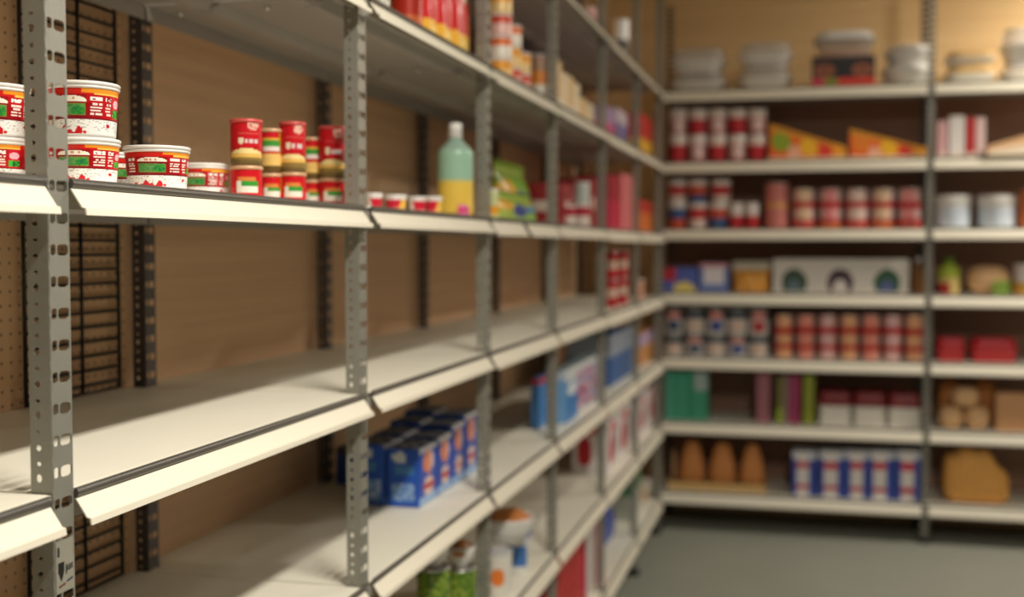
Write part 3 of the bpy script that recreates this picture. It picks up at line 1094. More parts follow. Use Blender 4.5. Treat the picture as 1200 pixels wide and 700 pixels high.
def speck(f, u, v):
    if f == 'top': return c(130, 146, 150)
    if f == 'front':
        if ((u - 0.16) / 0.14) ** 2 + ((v - 0.6) / 0.12) ** 2 < 1: return c(226, 234, 240)
        if 0.30 < u < 0.86 and 0.10 < v < 0.88:
            q = hsh('sp', int(u * 40 + 3 * math.sin(v * 9)), int(v * 30 + 2 * math.sin(u * 11)))
            return c(214, 70, 70) if q < 0.34 else (c(50, 80, 180) if q < 0.62 else c(220, 224, 230))
        if u < 0.3 and v < 0.75: return c(60, 130, 200)
        return c(214, 218, 220)
    return c(120, 170, 214) if v < 0.8 else c(190, 204, 214)


lbox('speckled_box', 'large white box with red and blue confetti print, low on the long rack', 'box', 664, 704, 424, 'D', -0.835, 0.06, speck, None, res=0.006)
lbox('blue_bottle_pack', 'slim blue pack with red top left of the confetti box', 'pack', 632, 642, 442, 'D', -0.90, 0.03, lambda f, u, v: c(190, 50, 70) if v > 0.84 else c(70, 130, 196), None, res=0.02)
lbox('blue_bundle', 'long low blue bundle right of the confetti box', 'bundle', 716, 741, 388, 'D', -0.86, 0.2, lambda f, u, v: c(60, 100, 160) if v < 0.6 else c(150, 160, 176), None, res=0.03)
lbox('orange_pack', 'orange and lilac pack at the corner end of the low shelf', 'pack', 752, 768, 388, 'D', -0.86, 0.2, lambda f, u, v: c(214, 150, 90) if v < 0.6 else c(196, 170, 200), None, res=0.03)


# ---- fifth level (E)
def make_bowl(name, label, loc, r, h, group=None, fill='food', rz=0):
    t = thing(name, label, 'bowl', loc, rz, group)
    pr = [(0, 0.0), (r * 0.5, 0.0), (r * 0.55, 0.004), (r * 0.85, h * 0.45), (r, h), (r * 0.985, h + 0.002), (r * 0.95, h), (r * 0.80, h * 0.5), (r * 0.5, 0.01), (0, 0.008)]
    MB().lathe(dense(pr, 0.01), 48).obj('body', 'white', t)
    m = MB()
    pr = [(0, h * 1.30), (r * 0.3, h * 1.26), (r * 0.6, h * 1.12), (r * 0.90, h * 0.88), (r * 0.80, h * 0.6), (0, h * 0.55)]
    m.lathe(dense(pr, 0.012), 40)
    m.v = [(x + 0.006 * math.sin(40 * x + 60 * z), y + 0.005 * math.sin(37 * y), z_ + 0.006 * math.sin(50 * x) * math.cos(44 * y)) for (x, y, z_) in m.v for z in (z_,)]
    m.obj('food', fill, t)
    return t


MT['leaf'] = plain('green_leaves', c(96, 136, 40), 0.5, 0.0, 0.4, 40, bump=0.8)
jz = ZL['E'] + 0.0006
# two green jars carrying a bowl each in the third unit; upright so that their tops reach the photo's lower edge
for k, (px, X) in enumerate(((507, -0.86), (538, -0.86))):
    p = onL(px, X, 'E')
    r = wL(px, X, 44) / 2
    htop = hL(px, X, 664, 'E')
    make_can('pickle_jar', f'{["left", "right"][k]} green jar under a bowl at the lower edge of the photo', 'jar', p, 0, r * 0.9, htop,
             lambda a, z: c(84, 120, 34) if hsh(int(a / 8), int(z * 120)) < 0.6 else c(140, 160, 60), 'green jars with bowls on top', lid='foil', mat='gloss', seg=36, step=0.008)
    make_bowl('bowl', f'{["left", "right"][k]} bowl of brown food set on a green jar at the lower edge', (p[0], p[1], p[2] + htop + 0.001), r * 0.85, 0.05, 'bowls set on jars')
for k, (px, X, wpx, yt) in enumerate(((583, -0.86, 34, 645), (606, -0.86, 26, 632))):
    p = onL(px, X, 'E')
    hh = hL(px, X, yt, 'E')
    make_can('white_canister', ['white canister with an orange spot under the bowl beside the third post', 'pale blue and white canister right of the orange spotted one'][k], 'canister', p, front_to_cam(p), wL(px, X, wpx) / 2, hh,
             (lambda a, z, h=hh: c(240, 130, 50) if (a / 30) ** 2 + ((z / h - 0.45) / 0.2) ** 2 < 1 else c(232, 226, 214)) if k == 0 else (lambda a, z, h=hh: c(70, 120, 190) if abs(z / h - 0.55) < 0.3 and abs(a) < 60 else c(230, 228, 222)),
             'white canisters', lid='grey_lid', mat='gloss', seg=40)
p = onL(590, -0.86, 'E')
hh = max(hL(583, -0.86, 645, 'E'), hL(606, -0.86, 632, 'E')) + 0.002
p1, p2 = onL(583, -0.86, 'E'), onL(606, -0.86, 'E')
make_bowl('bowl', 'white bowl heaped with brown food on the canisters, right of the third post', (p1[0], (p1[1] * 0.6 + p2[1] * 0.4), p1[2] + hh), 0.085, 0.075, 'bowls set on jars')
lbox('blue_bag', 'slim blue packet right of the canisters on the low shelf', 'packet', 616, 626, 622, 'E', -0.93, 0.08, lambda u, v: c(70, 110, 190), None, 'bag')


def redwhite(f, u, v):
    if ((u - 0.35) / 0.22) ** 2 + ((v - 0.42) / 0.30) ** 2 < 1: return c(196, 24, 40)
    if ((u - 0.45) / 0.3) ** 2 + ((v - 0.82) / 0.1) ** 2 < 1: return c(226, 120, 120)
    if ((u - 0.8) / 0.12) ** 2 + ((v - 0.5) / 0.3) ** 2 < 1: return c(156, 150, 154)
    return c(236, 230, 228)


for k, (a_, b_, yt) in enumerate(((713, 726, 488), (727, 741, 474), (750, 760, 462), (761, 771, 452))):
    lbox('red_white_box', f'{ORD[k]} white box with red splash from the left, near the corner, fifth level', 'box', a_, b_, yt, 'E', -0.85, 0.16, redwhite, 'white boxes with a red splash', res=0.008)

# ---- lowest level (F)
lbox('red_box', 'large plain red box at the lower edge of the photo', 'box', 655, 683, 610, 'F', -0.84, 0.2, lambda f, u, v: c(196, 30, 34) if u < 0.85 else c(210, 60, 60), None, res=0.03)
lbox('magenta_box', 'white and magenta box right of the plain red box', 'box', 688, 707, 592, 'F', -0.84, 0.18, lambda f, u, v: c(214, 40, 90) if (u > 0.55 or v > 0.92) else c(216, 206, 200), None, res=0.02)
lbox('blue_oval_pack', 'blue bag behind the magenta edge on the lowest shelf', 'bag', 711, 726, 588, 'F', -0.90, 0.09, lambda u, v: c(70, 90, 170), None, 'bag')
lbox('green_carton', 'green carton with pale lower half at the corner end of the lowest shelf', 'carton', 743, 752, 532, 'F', -0.86, 0.14, lambda f, u, v: c(70, 140, 90) if v > 0.4 else c(200, 206, 196), None, res=0.03)
lbox('cream_carton', 'cream carton with tan edge in the corner of the lowest shelf', 'carton', 758, 772, 560, 'F', -0.86, 0.16, lambda f, u, v: c(228, 220, 204) if u < 0.7 else c(214, 166, 120), None, res=0.03)

# ------------------------------------------------------------------ cross rack stock
YF = YB + 0.035


def onB(px, lv, y=None):
    y = y or YF
    return (at(px, 300, 1, y)[0], y, ZB[lv] + 0.0006)


def hB(px, ytop, lv, y):
    return at(px, ytop, 1, y)[2] - ZB[lv]


def bbox(name, label, cat, x0, x1, ytop, lv, d, ink, group=None, kind='box', y=None, up=0.0, **k):
    y = y or YF
    xa, xb = at(x0, 300, 1, y)[0], at(x1, 300, 1, y)[0]
    h = hB((x0 + x1) / 2, ytop, lv, y) - up
    loc = ((xa + xb) / 2, y, ZB[lv] + 0.0006 + up)
    fn = {'box': make_box, 'bag': make_bag, 'wedge': make_wedge}[kind]
    return fn(name, label, cat, loc, 0, xb - xa, d, h, ink, group, **k)


WF = dict(dessert_cup=0.86, pudding_cup=0.87, small_cup=0.87, banded_can=0.91, tomato_can=0.895, soup_can=0.945)


def bcan(name, label, cat, x0, x1, ytop, lv, ink, group=None, up=0.0, y=None, **k):
    y0 = y or YF
    w = (x1 - x0) * (y0 + 0.1) / FPX * WF.get(name, 0.93)
    yc = y0 + w / 2
    px = (x0 + x1) / 2
    h = hB(px, ytop, lv, y0) - up
    p = (at(px, 300, 1, yc)[0], yc, ZB[lv] + 0.0006 + up)
    k.setdefault('seg', 36)
    k.setdefault('step', 0.012)
    return make_can(name, label, cat, p, k.pop('rz', front_to_cam(p)), w / 2, h, (lambda a, z: ink(a, z / h)), group, **k)


# top shelf
def clear_stack(x0, x1, ys, names_, d=0.26, base='white', lid='clear', y=None, rnd=4.0):
    y = y or YF
    prev = 0.0
    for k, (yt, nm) in enumerate(zip(ys, names_)):
        xa, xb = at(x0, 300, 1, y)[0], at(x1, 300, 1, y)[0]
        h = hB((x0 + x1) / 2, yt, 'T', y) - prev
        make_tray('food_container', nm, 'container', ((xa + xb) / 2, y, ZB['T'] + 0.0006 + prev), 0, xb - xa, d, h, base, lid, 'lidded food containers on the top shelf', round_=rnd)
        prev += h + 0.001


clear_stack(782, 848, (85, 56), ('lower clear-lidded container of the stack nearest the corner, top shelf', 'upper clear-lidded container of the stack nearest the corner, top shelf'))
clear_stack(862, 926, (76, 49), ('lower clear-lidded container of the stack left of the doughnut box', 'upper clear-lidded container of the stack left of the doughnut box'))
for k, (a_, b_, yt, up, nm) in enumerate(((1031, 1096, 73, 0, 'lower white round cake tub beside the footed post, top shelf'), (1034, 1095, 51, 1, 'upper white round cake tub beside the footed post, top shelf'))):
    y = YF
    hb_ = hB(1063, 73, 'T', y)
    xa, xb = at(a_, 300, 1, y)[0], at(b_, 300, 1, y)[0]
    h = hb_ if not up else hB(1063, 51, 'T', y) - hb_ - 0.001
    make_tray('cake_tub', nm, 'tub', ((xa + xb) / 2, y, ZB['T'] + 0.0006 + (hb_ + 0.001 if up else 0)), 0, xb - xa, 0.30, h, 'white', 'white', 'white cake tubs', lid=0.35, round_=2.2)
clear_stack(1106, 1166, (76, 58), ('lower white container right of the footed post, top shelf', 'upper tan-lidded container right of the footed post, top shelf'), lid='tan_tray')
clear_stack(1172, 1238, (72, 30), ('lower clear container at the photo right edge, top shelf', 'upper clear container catching the light at the photo right edge'))


# doughnut box
def donut_ink(f, u, v):
    if f == 'front':
        if v < 0.24: return c(214, 50, 80) if u < 0.2 else (c(140, 140, 40) if u < 0.42 else c(220, 50, 30))
        if v < 0.80:
            for cx_ in (0.20, 0.80):
                q = ((u - cx_) / 0.17) ** 2 + ((v - 0.52) / 0.24) ** 2
                if q < 1: return c(150, 84, 54) if q > 0.10 else c(90, 50, 34)
            return c(22, 20, 22)
        return c(40, 36, 38)
    return c(40, 34, 36) if v > 0.25 else c(200, 50, 40)


bbox('doughnut_box', 'black box with two brown doughnut pictures and red base, top shelf', 'box', 949, 1023, 66, 'T', 0.28, donut_ink, None, res=0.008)
y = YF + 0.004
xa, xb = at(950, 300, 1, y)[0], at(1024, 300, 1, y)[0]
hd = hB(986, 66, 'T', y) + 0.003
make_tray('food_container', 'clear grey container resting on the black doughnut box', 'container', ((xa + xb) / 2, y, ZB['T'] + 0.0006 + hd), 0, xb - xa, 0.27, hB(986, 35, 'T', y) - hd, 'clear', 'white', 'lidded food containers on the top shelf', lid=0.3)


# second shelf (A): red/white cups, two tiers
def cupink(k):
    def ink(a, v):
        if v > 0.78: return c(230, 220, 212)
        if v > 0.62: return c(236, 214, 204)
        if (a / 34) ** 2 + ((v - 0.36) / 0.2) ** 2 < 1: return c(236, 210, 206) if k % 2 else c(196, 40, 50)
        return c(180, 34, 46) if k % 2 == 0 else c(206, 150, 146)
    return ink


xs = [783, 806, 829, 852, 875]
for k, x in enumerate(xs):
    bcan('dessert_cup', f'{ORD[k]} cup from the corner in the lower tier of red and white cups', 'cup', x, x + 22, 158, 'A', cupink(k), 'red and white cups on the second shelf', lid='white', mat='gloss', taper=1.1, step=0.01)
up = hB(830, 158, 'A', YF) + 0.002
for k, x in enumerate(xs):
    bcan('dessert_cup', f'{ORD[k]} cup from the corner in the upper tier of red and white cups', 'cup', x, x + 22, 128, 'A', cupink(k + 1), 'red and white cups on the second shelf', up=up, lid='white', mat='gloss', taper=1.1, step=0.01)


def wedge_ink(s):
    def ink(u, v):
        if ((u - 0.16) / 0.13) ** 2 + ((v - 0.55) / 0.3) ** 2 < 1: return c(146, 170, 20) if s == 0 else c(244, 130, 10)
        if ((u - 0.52) / 0.12) ** 2 + ((v - 0.5) / 0.36) ** 2 < 1: return c(252, 190, 10)
        if ((u - 0.33) / 0.09) ** 2 + ((v - 0.25) / 0.25) ** 2 < 1: return c(250, 180, 150)
        if ((u - 0.72) / 0.1) ** 2 + ((v - 0.45) / 0.4) ** 2 < 1: return c(232, 50, 10)
        if u > 0.82: return c(250, 165, 10)
        return c(246, 100, 0) if v < 0.8 else c(226, 150, 20)
    return ink


bbox('sandwich_wedge', 'left of two orange and yellow wedge-shaped packs on the second shelf', 'sandwich pack', 900, 990, 144, 'A', 0.12, wedge_ink(0), 'orange wedge packs', 'wedge')
bbox('sandwich_wedge', 'right of two orange and yellow wedge-shaped packs on the second shelf', 'sandwich pack', 994, 1083, 150, 'A', 0.12, wedge_ink(1), 'orange wedge packs', 'wedge')
for k, (a_, b_, yt, col) in enumerate(((1096, 1108, 142, c(220, 170, 170)), (1110, 1128, 136, c(230, 222, 216)), (1130, 1140, 138, c(196, 40, 46)), (1141, 1152, 138, c(226, 196, 192)))):
    bbox('slim_carton', f'{["pink", "white", "red", "pale pink"][k]} slim upright carton right of the footed post, second shelf', 'carton', a_, b_, yt, 'A', 0.12,
         lambda f, u, v, col=col: col if v > 0.12 else c(220, 200, 190), 'slim cartons on the second shelf', res=0.02)


def cream_wedge(u, v):
    return c(250, 230, 205) if v < 0.55 else c(240, 190, 140)


t = bbox('bread_wedge', 'cream wedge-shaped pack overhanging the second shelf at the right edge', 'sandwich pack', 1156, 1250, 146, 'A', 0.2, lambda u, v: cream_wedge(u, v), None, 'wedge', y=YB - 0.02)
t.scale.x = -1


# third shelf (B)
def mixcup(k):
    pal = [c(60, 90, 140), c(196, 50, 50), c(200, 80, 50), c(190, 40, 50)]

    def ink(a, v):
        if v > 0.76: return c(226, 214, 206)
        if v > 0.35: return pal[k % 4] if abs(a) < 70 else c(220, 200, 192)
        return c(226, 206, 196) if k % 2 else pal[(k + 2) % 4]
    return ink


for k, x in enumerate((782, 806, 830)):
    bcan('pudding_cup', f'{ORD[k]} cup from the corner in the lower tier, third shelf', 'cup', x, x + 23, 238, 'B', mixcup(k), 'mixed pudding cups on the third shelf', lid='white', mat='gloss', taper=1.1)
up = hB(820, 238, 'B', YF) + 0.002
for k, x in enumerate((782, 806, 833)):
    bcan('pudding_cup', f'{ORD[k]} cup from the corner in the upper tier, third shelf', 'cup', x, x + 23, 211, 'B', mixcup(k + 1), 'mixed pudding cups on the third shelf', up=up, lid='white', mat='gloss', taper=1.1)
for k, x in enumerate((854, 872)):
    bcan('small_cup', f'{["left", "right"][k]} small white and red cup before the tall pink can', 'cup', x, x + 17, 238, 'B', lambda a, v: c(190, 40, 50) if v < 0.5 else c(226, 216, 210), 'small cups beside the tall pink can', lid='white', mat='gloss', taper=1.08)
bcan('pink_can', 'tall dusty pink can left of the red banded cans, third shelf', 'can', 896, 924, 214, 'B', lambda a, v: c(226, 170, 90) if 0.46 < v < 0.54 else c(214, 130, 122))


def banded(k):
    def ink(a, v):
        if 0.51 < v < 0.645: return c(196, 0, 26)
        if 0.09 < v < 0.21: return c(190, 6, 16)
        if v < 0.10: return c(236, 150, 90) if k % 2 else c(226, 120, 110)
        if abs(a) < 28: return (c(240, 206, 170), c(240, 150, 150), c(240, 214, 200))[k % 3]
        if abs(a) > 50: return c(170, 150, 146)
        return c(232, 190, 182)
    return ink


xb_ = [927, 958, 989, 1019, 1050]
for k, x in enumerate(xb_):
    bcan('banded_can', f'{ORD[k]} pale can with red bands from the left, third shelf', 'can', x, x + 29, 221, 'B', banded(k), 'red banded cans on the third shelf', step=0.008)
for k, (a_, b_) in enumerate(((1096, 1135), (1146, 1188))):
    bcan('grey_tub', f'{["left", "right"][k]} white tub with pale blue side right of the footed post', 'tub', a_, b_, 229, 'B', lambda a, v: c(206, 216, 228) if v < 0.6 else c(226, 224, 220), 'white tubs on the third shelf', lid='white', mat='gloss', lid_h=0.04, lidr=1.04)
bcan('orange_jar', 'orange jar cut off by the right edge, third shelf', 'jar', 1194, 1218, 222, 'B', lambda a, v: c(206, 110, 60))


# fourth shelf (C)
def bluebox(f, u, v):
    if f == 'front':
        if ((u - 0.62) / 0.34) ** 2 + ((v - 0.0) / 0.42) ** 2 < 1: return c(236, 214, 120)
        if u < 0.38 and v > 0.52 - 0.3 * u: return c(196, 40, 56)
        return c(84, 100, 180)
    return c(90, 100, 170)


bbox('biscuit_box', 'blue box with red corner and yellow arc, corner end of the fourth shelf', 'box', 777, 818, 314, 'C', 0.2, bluebox, None, res=0.012)
bbox('biscuit_box', 'white and blue box with pink top right of the blue box, fourth shelf', 'box', 820, 853, 309, 'C', 0.2, lambda f, u, v: c(214, 150, 160) if v > 0.8 else (c(226, 220, 224) if abs(u - 0.5) < 0.35 and v > 0.25 else c(110, 130, 190)), None, res=0.02)
bbox('snack_pouch', 'orange bag with grey seal left of the long white box, fourth shelf', 'bag', 858, 903, 306, 'C', 0.12, lambda u, v: c(226, 160, 70) if v < 0.70 else c(206, 200, 180), None, 'bag', seal=0.14)


def longbox(f, u, v):
    if f == 'front':
        for cx_, col, hole in ((0.16, c(44, 70, 46), c(90, 110, 120)), (0.50, c(60, 30, 44), c(214, 206, 200)), (0.84, c(40, 80, 50), c(80, 90, 140))):
            q = ((u - cx_) / 0.095) ** 2 + ((v - 0.30) / 0.42) ** 2
            if q < 1 and v > 0.03:
                return hole if ((u - cx_) / 0.05) ** 2 + ((v - 0.16) / 0.24) ** 2 < 1 else col
        return c(206, 200, 190)
    return c(190, 186, 178)


bbox('long_carton', 'long white carton with three round dark emblems on the fourth shelf', 'carton', 906, 1066, 304, 'C', 0.22, longbox, None, res=0.008)


def make_bottle(name, label, x0, x1, ytop, lv, ink, group=None, cap='grey_lid', cat='bottle'):
    y0 = YF
    w = (x1 - x0) * (y0 + 0.1) / FPX
    yc = y0 + w / 2
    h = hB((x0 + x1) / 2, ytop, lv, y0)
    p = (at((x0 + x1) / 2, 300, 1, yc)[0], yc, ZB[lv] + 0.0006)
    t = thing(name, label, cat, p, 0, group)
    MB().lathe(dense(bottle_prof(w / 2, h, neck=0.4), 0.01), 32, lambda a, z: ink(a, z / h)).obj('body', 'gloss', t)
    MB().lathe([(0, h * 0.87), (w * 0.22, h * 0.87), (w * 0.22, h), (0, h)], 24).obj('cap', cap, t)
    return t


make_bottle('sauce_bottle', 'brown bottle between the long white carton and the footed post', 1069, 1083, 302, 'C', lambda a, v: c(120, 80, 34))
make_bottle('sauce_bottle', 'lime green bottle with red lower label right of the footed post', 1101, 1124, 303, 'C', lambda a, v: c(176, 40, 40) if (v < 0.3 and a < 0) else (c(170, 186, 60) if v > 0.45 else c(214, 190, 120)), cap='leaf')


def make_loaf(name, label, x0, x1, ytop, lv, mat, group=None, d=0.16, cat='bread', lumps=3, y=None, up=0.0, peak=1.0, ex=2.6, hp=None):
    y0 = y or YF
    xa, xb = at(x0, 300, 1, y0)[0], at(x1, 300, 1, y0)[0]
    w = xb - xa
    h = hB((x0 + x1) / 2, ytop, lv, y0) - up
    o = MB()
    nu, nv = 36, 24

    def fn(u, v):
        th, ph = 2 * PI * u, PI * v
        sx, sy, sz = math.sin(ph) * math.cos(th), math.sin(ph) * math.sin(th), -math.cos(ph)
        k = (abs(sx) ** ex + abs(sy) ** ex + abs(sz) ** ex) ** (-1 / ex)
        x, yy, z_ = sx * k, sy * k, sz * k
        zz = (z_ + 1) / 2
        bump = 1 - 0.10 * (0.5 - 0.5 * math.cos(lumps * PI * (x + 1))) * (zz if lumps > 1 else 0)
        if hp:
            bump *= hp(x)
        nar = 1 - (1 - peak) * zz ** 1.3
        return (x * w / 2 * nar, d / 2 + yy * d / 2 * nar, h * zz * bump)
    o.grid(fn, nu, nv, None, smooth=True)
    ob = o.obj(name, mat, None, weld=0.0006)
    ob.location = ((xa + xb) / 2, y0, ZB[lv] + 0.0006 + up)
    tag(ob, label, cat, group)
    return ob


make_loaf('bread_loaf', 'round tan loaf right of the lime green bottle, fourth shelf', 1136, 1186, 312, 'C', 'bun', lumps=1)
bbox('herb_packet', 'small green packet in front of the round tan loaf', 'packet', 1164, 1184, 330, 'C', 0.02, lambda f, u, v: c(130, 160, 60), None, y=YF - 0.025, res=0.02)
bcan('white_jar_or_highlight', 'white jar with ochre base cut off by the right edge, fourth shelf', 'jar', 1189, 1212, 310, 'C', lambda a, v: c(200, 150, 60) if v < 0.4 else c(216, 206, 204), None, lid='white')


# fifth shelf (D)
def pouch_ink(k):
    pal = [c(60, 70, 96), c(190, 50, 50), c(56, 76, 110), c(186, 46, 46), c(58, 78, 150)]

    def ink(a, v):
        if v > 0.86: return c(150, 160, 156)
        if v > 0.60: return c(44, 54, 70) if k % 2 == 0 or abs(a) > 40 else c(214, 120, 110)
        if (a / 38) ** 2 + ((v - 0.34) / 0.22) ** 2 < 1: return pal[(k + 1) % 5] if k % 2 else c(226, 196, 176)
        return c(206, 200, 196)
    return ink


for k, x in enumerate((778, 803, 828, 853, 878)):
    bcan('soup_can', f'{ORD[k]} navy and white can from the corner, lower tier of the fifth shelf', 'can', x, x + 24, 393, 'D', pouch_ink(k), 'navy and white cans on the fifth shelf', mat='ink')
up = hB(840, 393, 'D', YF) + 0.002
for k, x in enumerate((778, 803, 828, 853, 878)):
    bcan('soup_can', f'{ORD[k]} navy and white can from the corner, upper tier of the fifth shelf', 'can', x, x + 24, 362, 'D', pouch_ink(k + 1), 'navy and white cans on the fifth shelf', up=up, mat='ink')


def banded2(k):
    def ink(a, v):
        if 0.57 < v < 0.70 or 0.20 < v < 0.31: return c(196, 0, 16)
        if abs(a) < 30: return (c(240, 180, 130), c(240, 150, 130), c(236, 190, 190))[k % 3]
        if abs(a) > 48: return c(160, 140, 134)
        return c(226, 160, 146)
    return ink


for k in range(7):
    x = 907.5 + 25.5 * k
    bcan('tomato_can', f'{ORD[k]} peach can with two red bands from the left, fifth shelf', 'can', x, x + 24.5, 369, 'D', banded2(k), 'peach cans on the fifth shelf', step=0.008)
for k, (a_, b_) in enumerate(((1100, 1134), (1140, 1196))):
    y = YF
    xa, xb = at(a_, 300, 1, y)[0], at(b_, 300, 1, y)[0]
    MT.setdefault('redplastic', plain('red_plastic', c(200, 40, 50), 0.35, 0.0, 0.05, 12))
    make_tray('meat_tray', f'{["smaller left", "wider right"][k]} low red tray right of the footed post, fifth shelf', 'tray', ((xa + xb) / 2, y, ZB['D'] + 0.0006), 0, xb - xa, 0.2, hB(1150, 397, 'D', y), 'redplastic', 'redplastic', 'red trays on the fifth shelf', lid=0.4, round_=9, flare=0.88)

# sixth shelf (E)
bbox('green_box', 'large teal green box nearest the corner on the sixth shelf', 'box', 780, 809, 436, 'E', 0.2, lambda f, u, v: c(60, 160, 126) if u > 0.3 else c(90, 176, 150), 'teal green boxes', res=0.03)
bbox('green_box', 'teal green box with a grey top corner, second from the corner', 'box', 810, 830, 436, 'E', 0.2, lambda f, u, v: c(160, 180, 176) if (v > 0.6 and u > 0.2) else c(60, 156, 122), 'teal green boxes', res=0.02)
for k, (a_, b_, yt, col, nm) in enumerate(((888, 904, 438, c(160, 100, 110), 'mauve'), (912, 919, 442, c(120, 116, 60), 'narrow olive'), (920, 926, 440, c(150, 120, 116), 'narrow grey-brown'), (927, 939, 440, c(160, 50, 96), 'magenta'), (943, 956, 440, c(140, 150, 44), 'olive green'))):
    bbox('upright_packet', f'{nm} upright packet like a book spine on the sixth shelf', 'packet', a_, b_, yt, 'E', 0.16, lambda f, u, v, col=col, k=k: col if not (k == 1 and v < 0.35) else c(160, 180, 60), 'upright packets on the sixth shelf', res=0.02)
for k in range(3):
    x = 960.5 + 41.0 * k
    y = YF
    xa, xb = at(x, 300, 1, y)[0], at(x + 40.7, 300, 1, y)[0]
    MT.setdefault('maroon', plain('maroon_food', c(130, 40, 40), 0.45, 0.0, 0.25, 40, bump=0.5))
    make_tray('meat_tray', f'{ORD[k]} white tray of dark red food from the left, sixth shelf', 'tray', ((xa + xb) / 2, y, ZB['E'] + 0.0006), 0, xb - xa, 0.22, hB(1020, 461, 'E', y), 'white', 'maroon', 'white trays of dark red food', lid=0.42, round_=9, flare=0.90)
y = YF
for k, (a_, b_, yt, up_, nm) in enumerate(((1104, 1134, 478, 0, 'lower left bun of the stack on the sixth shelf'), (1135, 1165, 478, 0, 'lower right bun of the stack on the sixth shelf'))):
    make_loaf('bun', nm, a_, b_, yt, 'E', 'bun', 'tan buns on the sixth shelf', d=0.13, lumps=1, cat='bun')
up = hB(1130, 478, 'E', YF)
make_loaf('bun', 'bun resting on the two lower buns of the sixth shelf', 1119, 1152, 455, 'E', 'bun', 'tan buns on the sixth shelf', d=0.13, lumps=1, cat='bun', up=up - 0.004)
make_loaf('bun', 'darker bun behind the stack, beside the footed post', 1103, 1130, 444, 'E', 'roll', 'tan buns on the sixth shelf', d=0.12, lumps=1, cat='bun', y=YF + 0.18)
make_loaf('bun', 'darker bun behind the stack, beside the brown carton', 1143, 1172, 444, 'E', 'roll', 'tan buns on the sixth shelf', d=0.12, lumps=1, cat='bun', y=YF + 0.18)
bbox('brown_carton', 'plain brown carton at the right edge of the sixth shelf', 'carton', 1171, 1210, 462, 'E', 0.14, lambda f, u, v: c(206, 154, 108), None, res=0.05)

# lowest shelf (F)
xa, xb = at(784, 300, 1, YF)[0], at(900, 300, 1, YF)[0]
tr = thing('bread_tray', 'tan pulp tray carrying brown rolls on the lowest shelf', 'tray', ((xa + xb) / 2, YF, ZB['F'] + 0.0006))
m = MB()
w_, d_, h_ = xb - xa, 0.24, 0.048
m.box((-w_ / 2, 0, 0), (w_ / 2, d_, 0.006))
m.box((-w_ / 2, 0, 0.006), (w_ / 2, 0.006, h_))
m.box((-w_ / 2, d_ - 0.006, 0.006), (w_ / 2, d_, h_))
m.box((-w_ / 2, 0.006, 0.006), (-w_ / 2 + 0.006, d_ - 0.006, h_))
m.box((w_ / 2 - 0.006, 0.006, 0.006), (w_ / 2, d_ - 0.006, h_))
m.obj('tray_body', 'tan_tray', tr)
for k, (a_, b_, yt) in enumerate(((794, 829, 519), (829.5, 866, 521), (866.5, 900, 523))):
    make_loaf('bread_roll', f'{["left", "middle", "right"][k]} of three pointed brown rolls in the tan tray', a_, b_, yt, 'F', 'roll', 'pointed brown rolls', d=0.16, lumps=1, y=YF + 0.02, up=0.0065, peak=0.5, ex=3.4)
make_loaf('bread_roll', 'dull greyish roll beside the corner post on the lowest shelf', 786, 795, 527, 'F', 'card', 'pointed brown rolls', d=0.1, lumps=1, y=YF + 0.06, up=0.0065, peak=0.6)


def usink(k):
    def ink(f, u, v):
        if f == 'top': return c(200, 206, 216)
        if abs(u - (0.42 + 0.05 * (k % 3))) < 0.26:
            if 0.62 < v < 0.78: return c(206, 60, 70)
            if 0.16 < v < 0.26: return c(196, 40, 60)
            return c(234, 226, 222)
        if v > 0.84: return c(206, 210, 220)
        return c(54, 80, 170)
    return ink


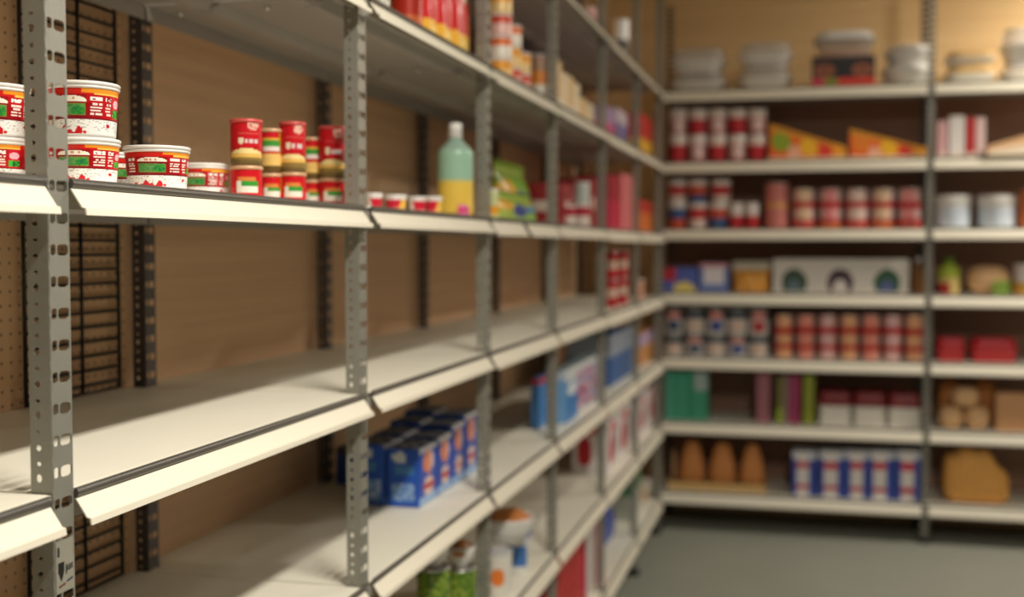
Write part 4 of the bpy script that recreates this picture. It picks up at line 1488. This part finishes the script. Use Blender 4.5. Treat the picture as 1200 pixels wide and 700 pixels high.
xs = (931, 963, 993, 1023, 1054)
for k, x in enumerate(xs):
    bbox('milk_carton', f'{ORD[k]} blue carton with white label from the left, lowest shelf', 'carton', x, x + 29, 530, 'F', 0.18, usink(k), 'blue cartons on the lowest shelf', res=0.008)
make_loaf('bread_loaf', 'golden loaf right of the footed post on the lowest shelf, sloping down to the right', 1110, 1191, 528, 'F', 'bread', d=0.2, lumps=1, ex=5, peak=0.93,
          hp=lambda x: 1.0 - 0.10 * max(0, -x - 0.2) - 0.5 * max(0, x - 0.15) ** 1.2 - 0.05 * math.cos(9 * x))

# ------------------------------------------------------------------ lights
def area(name, loc, rot, sx, sy, power, col):
    l = bpy.data.lights.new(name, 'AREA')
    l.shape = 'RECTANGLE'
    l.size, l.size_y = sx, sy
    l.energy = power
    l.color = col
    o = bpy.data.objects.new(name, l)
    COL.objects.link(o)
    o.location = loc
    o.rotation_euler = rot
    return o


area('ceiling_or_fill_lamp', (0.50, 0.95, 3.24), (0, 0, 0), 0.16, 1.3, 92, (1.0, 0.945, 0.84))
area('ceiling_or_fill_lamp', (1.20, 4.3, 3.24), (0, 0, 0), 0.3, 1.2, 11, (1.0, 0.97, 0.92))  # fill lamp added mid-aisle to brighten the far shelves, no known fixture
area('ceiling_or_fill_lamp', (2.15, 6.15, 3.24), (0, 0, 0), 0.4, 0.4, 72, (1.0, 0.93, 0.82))
w = bpy.data.worlds.new('World')
SC.world = w
w.use_nodes = True
w.node_tree.nodes['Background'].inputs[0].default_value = (0.5, 0.47, 0.42, 1)
w.node_tree.nodes['Background'].inputs[1].default_value = 0.2

# ------------------------------------------------------------------ camera
cd = bpy.data.cameras.new('camera')
cam = bpy.data.objects.new('camera', cd)
COL.objects.link(cam)
cd.sensor_fit = 'HORIZONTAL'
cd.sensor_width = 36.0
cd.lens = FPX / 1200 * 36
cd.clip_start = 0.02
cam.location = CAM
cam.rotation_euler = (PI / 2 - PIT, 0, YAW)
cd.dof.use_dof = True
cd.dof.focus_distance = 1.50
cd.dof.aperture_fstop = 2.5
SC.camera = cam
SC.view_settings.view_transform = 'Standard'
SC.view_settings.look = 'None'
SC.view_settings.gamma = 1.0
SC.view_settings.use_curve_mapping = False
SC.view_settings.exposure = 0.0
try:
    SC.cycles.use_denoising = True
    SC.cycles.denoiser = 'OPENIMAGEDENOISE'
    SC.cycles.max_bounces = 8
    SC.cycles.sample_clamp_indirect = 4
except Exception:
    pass
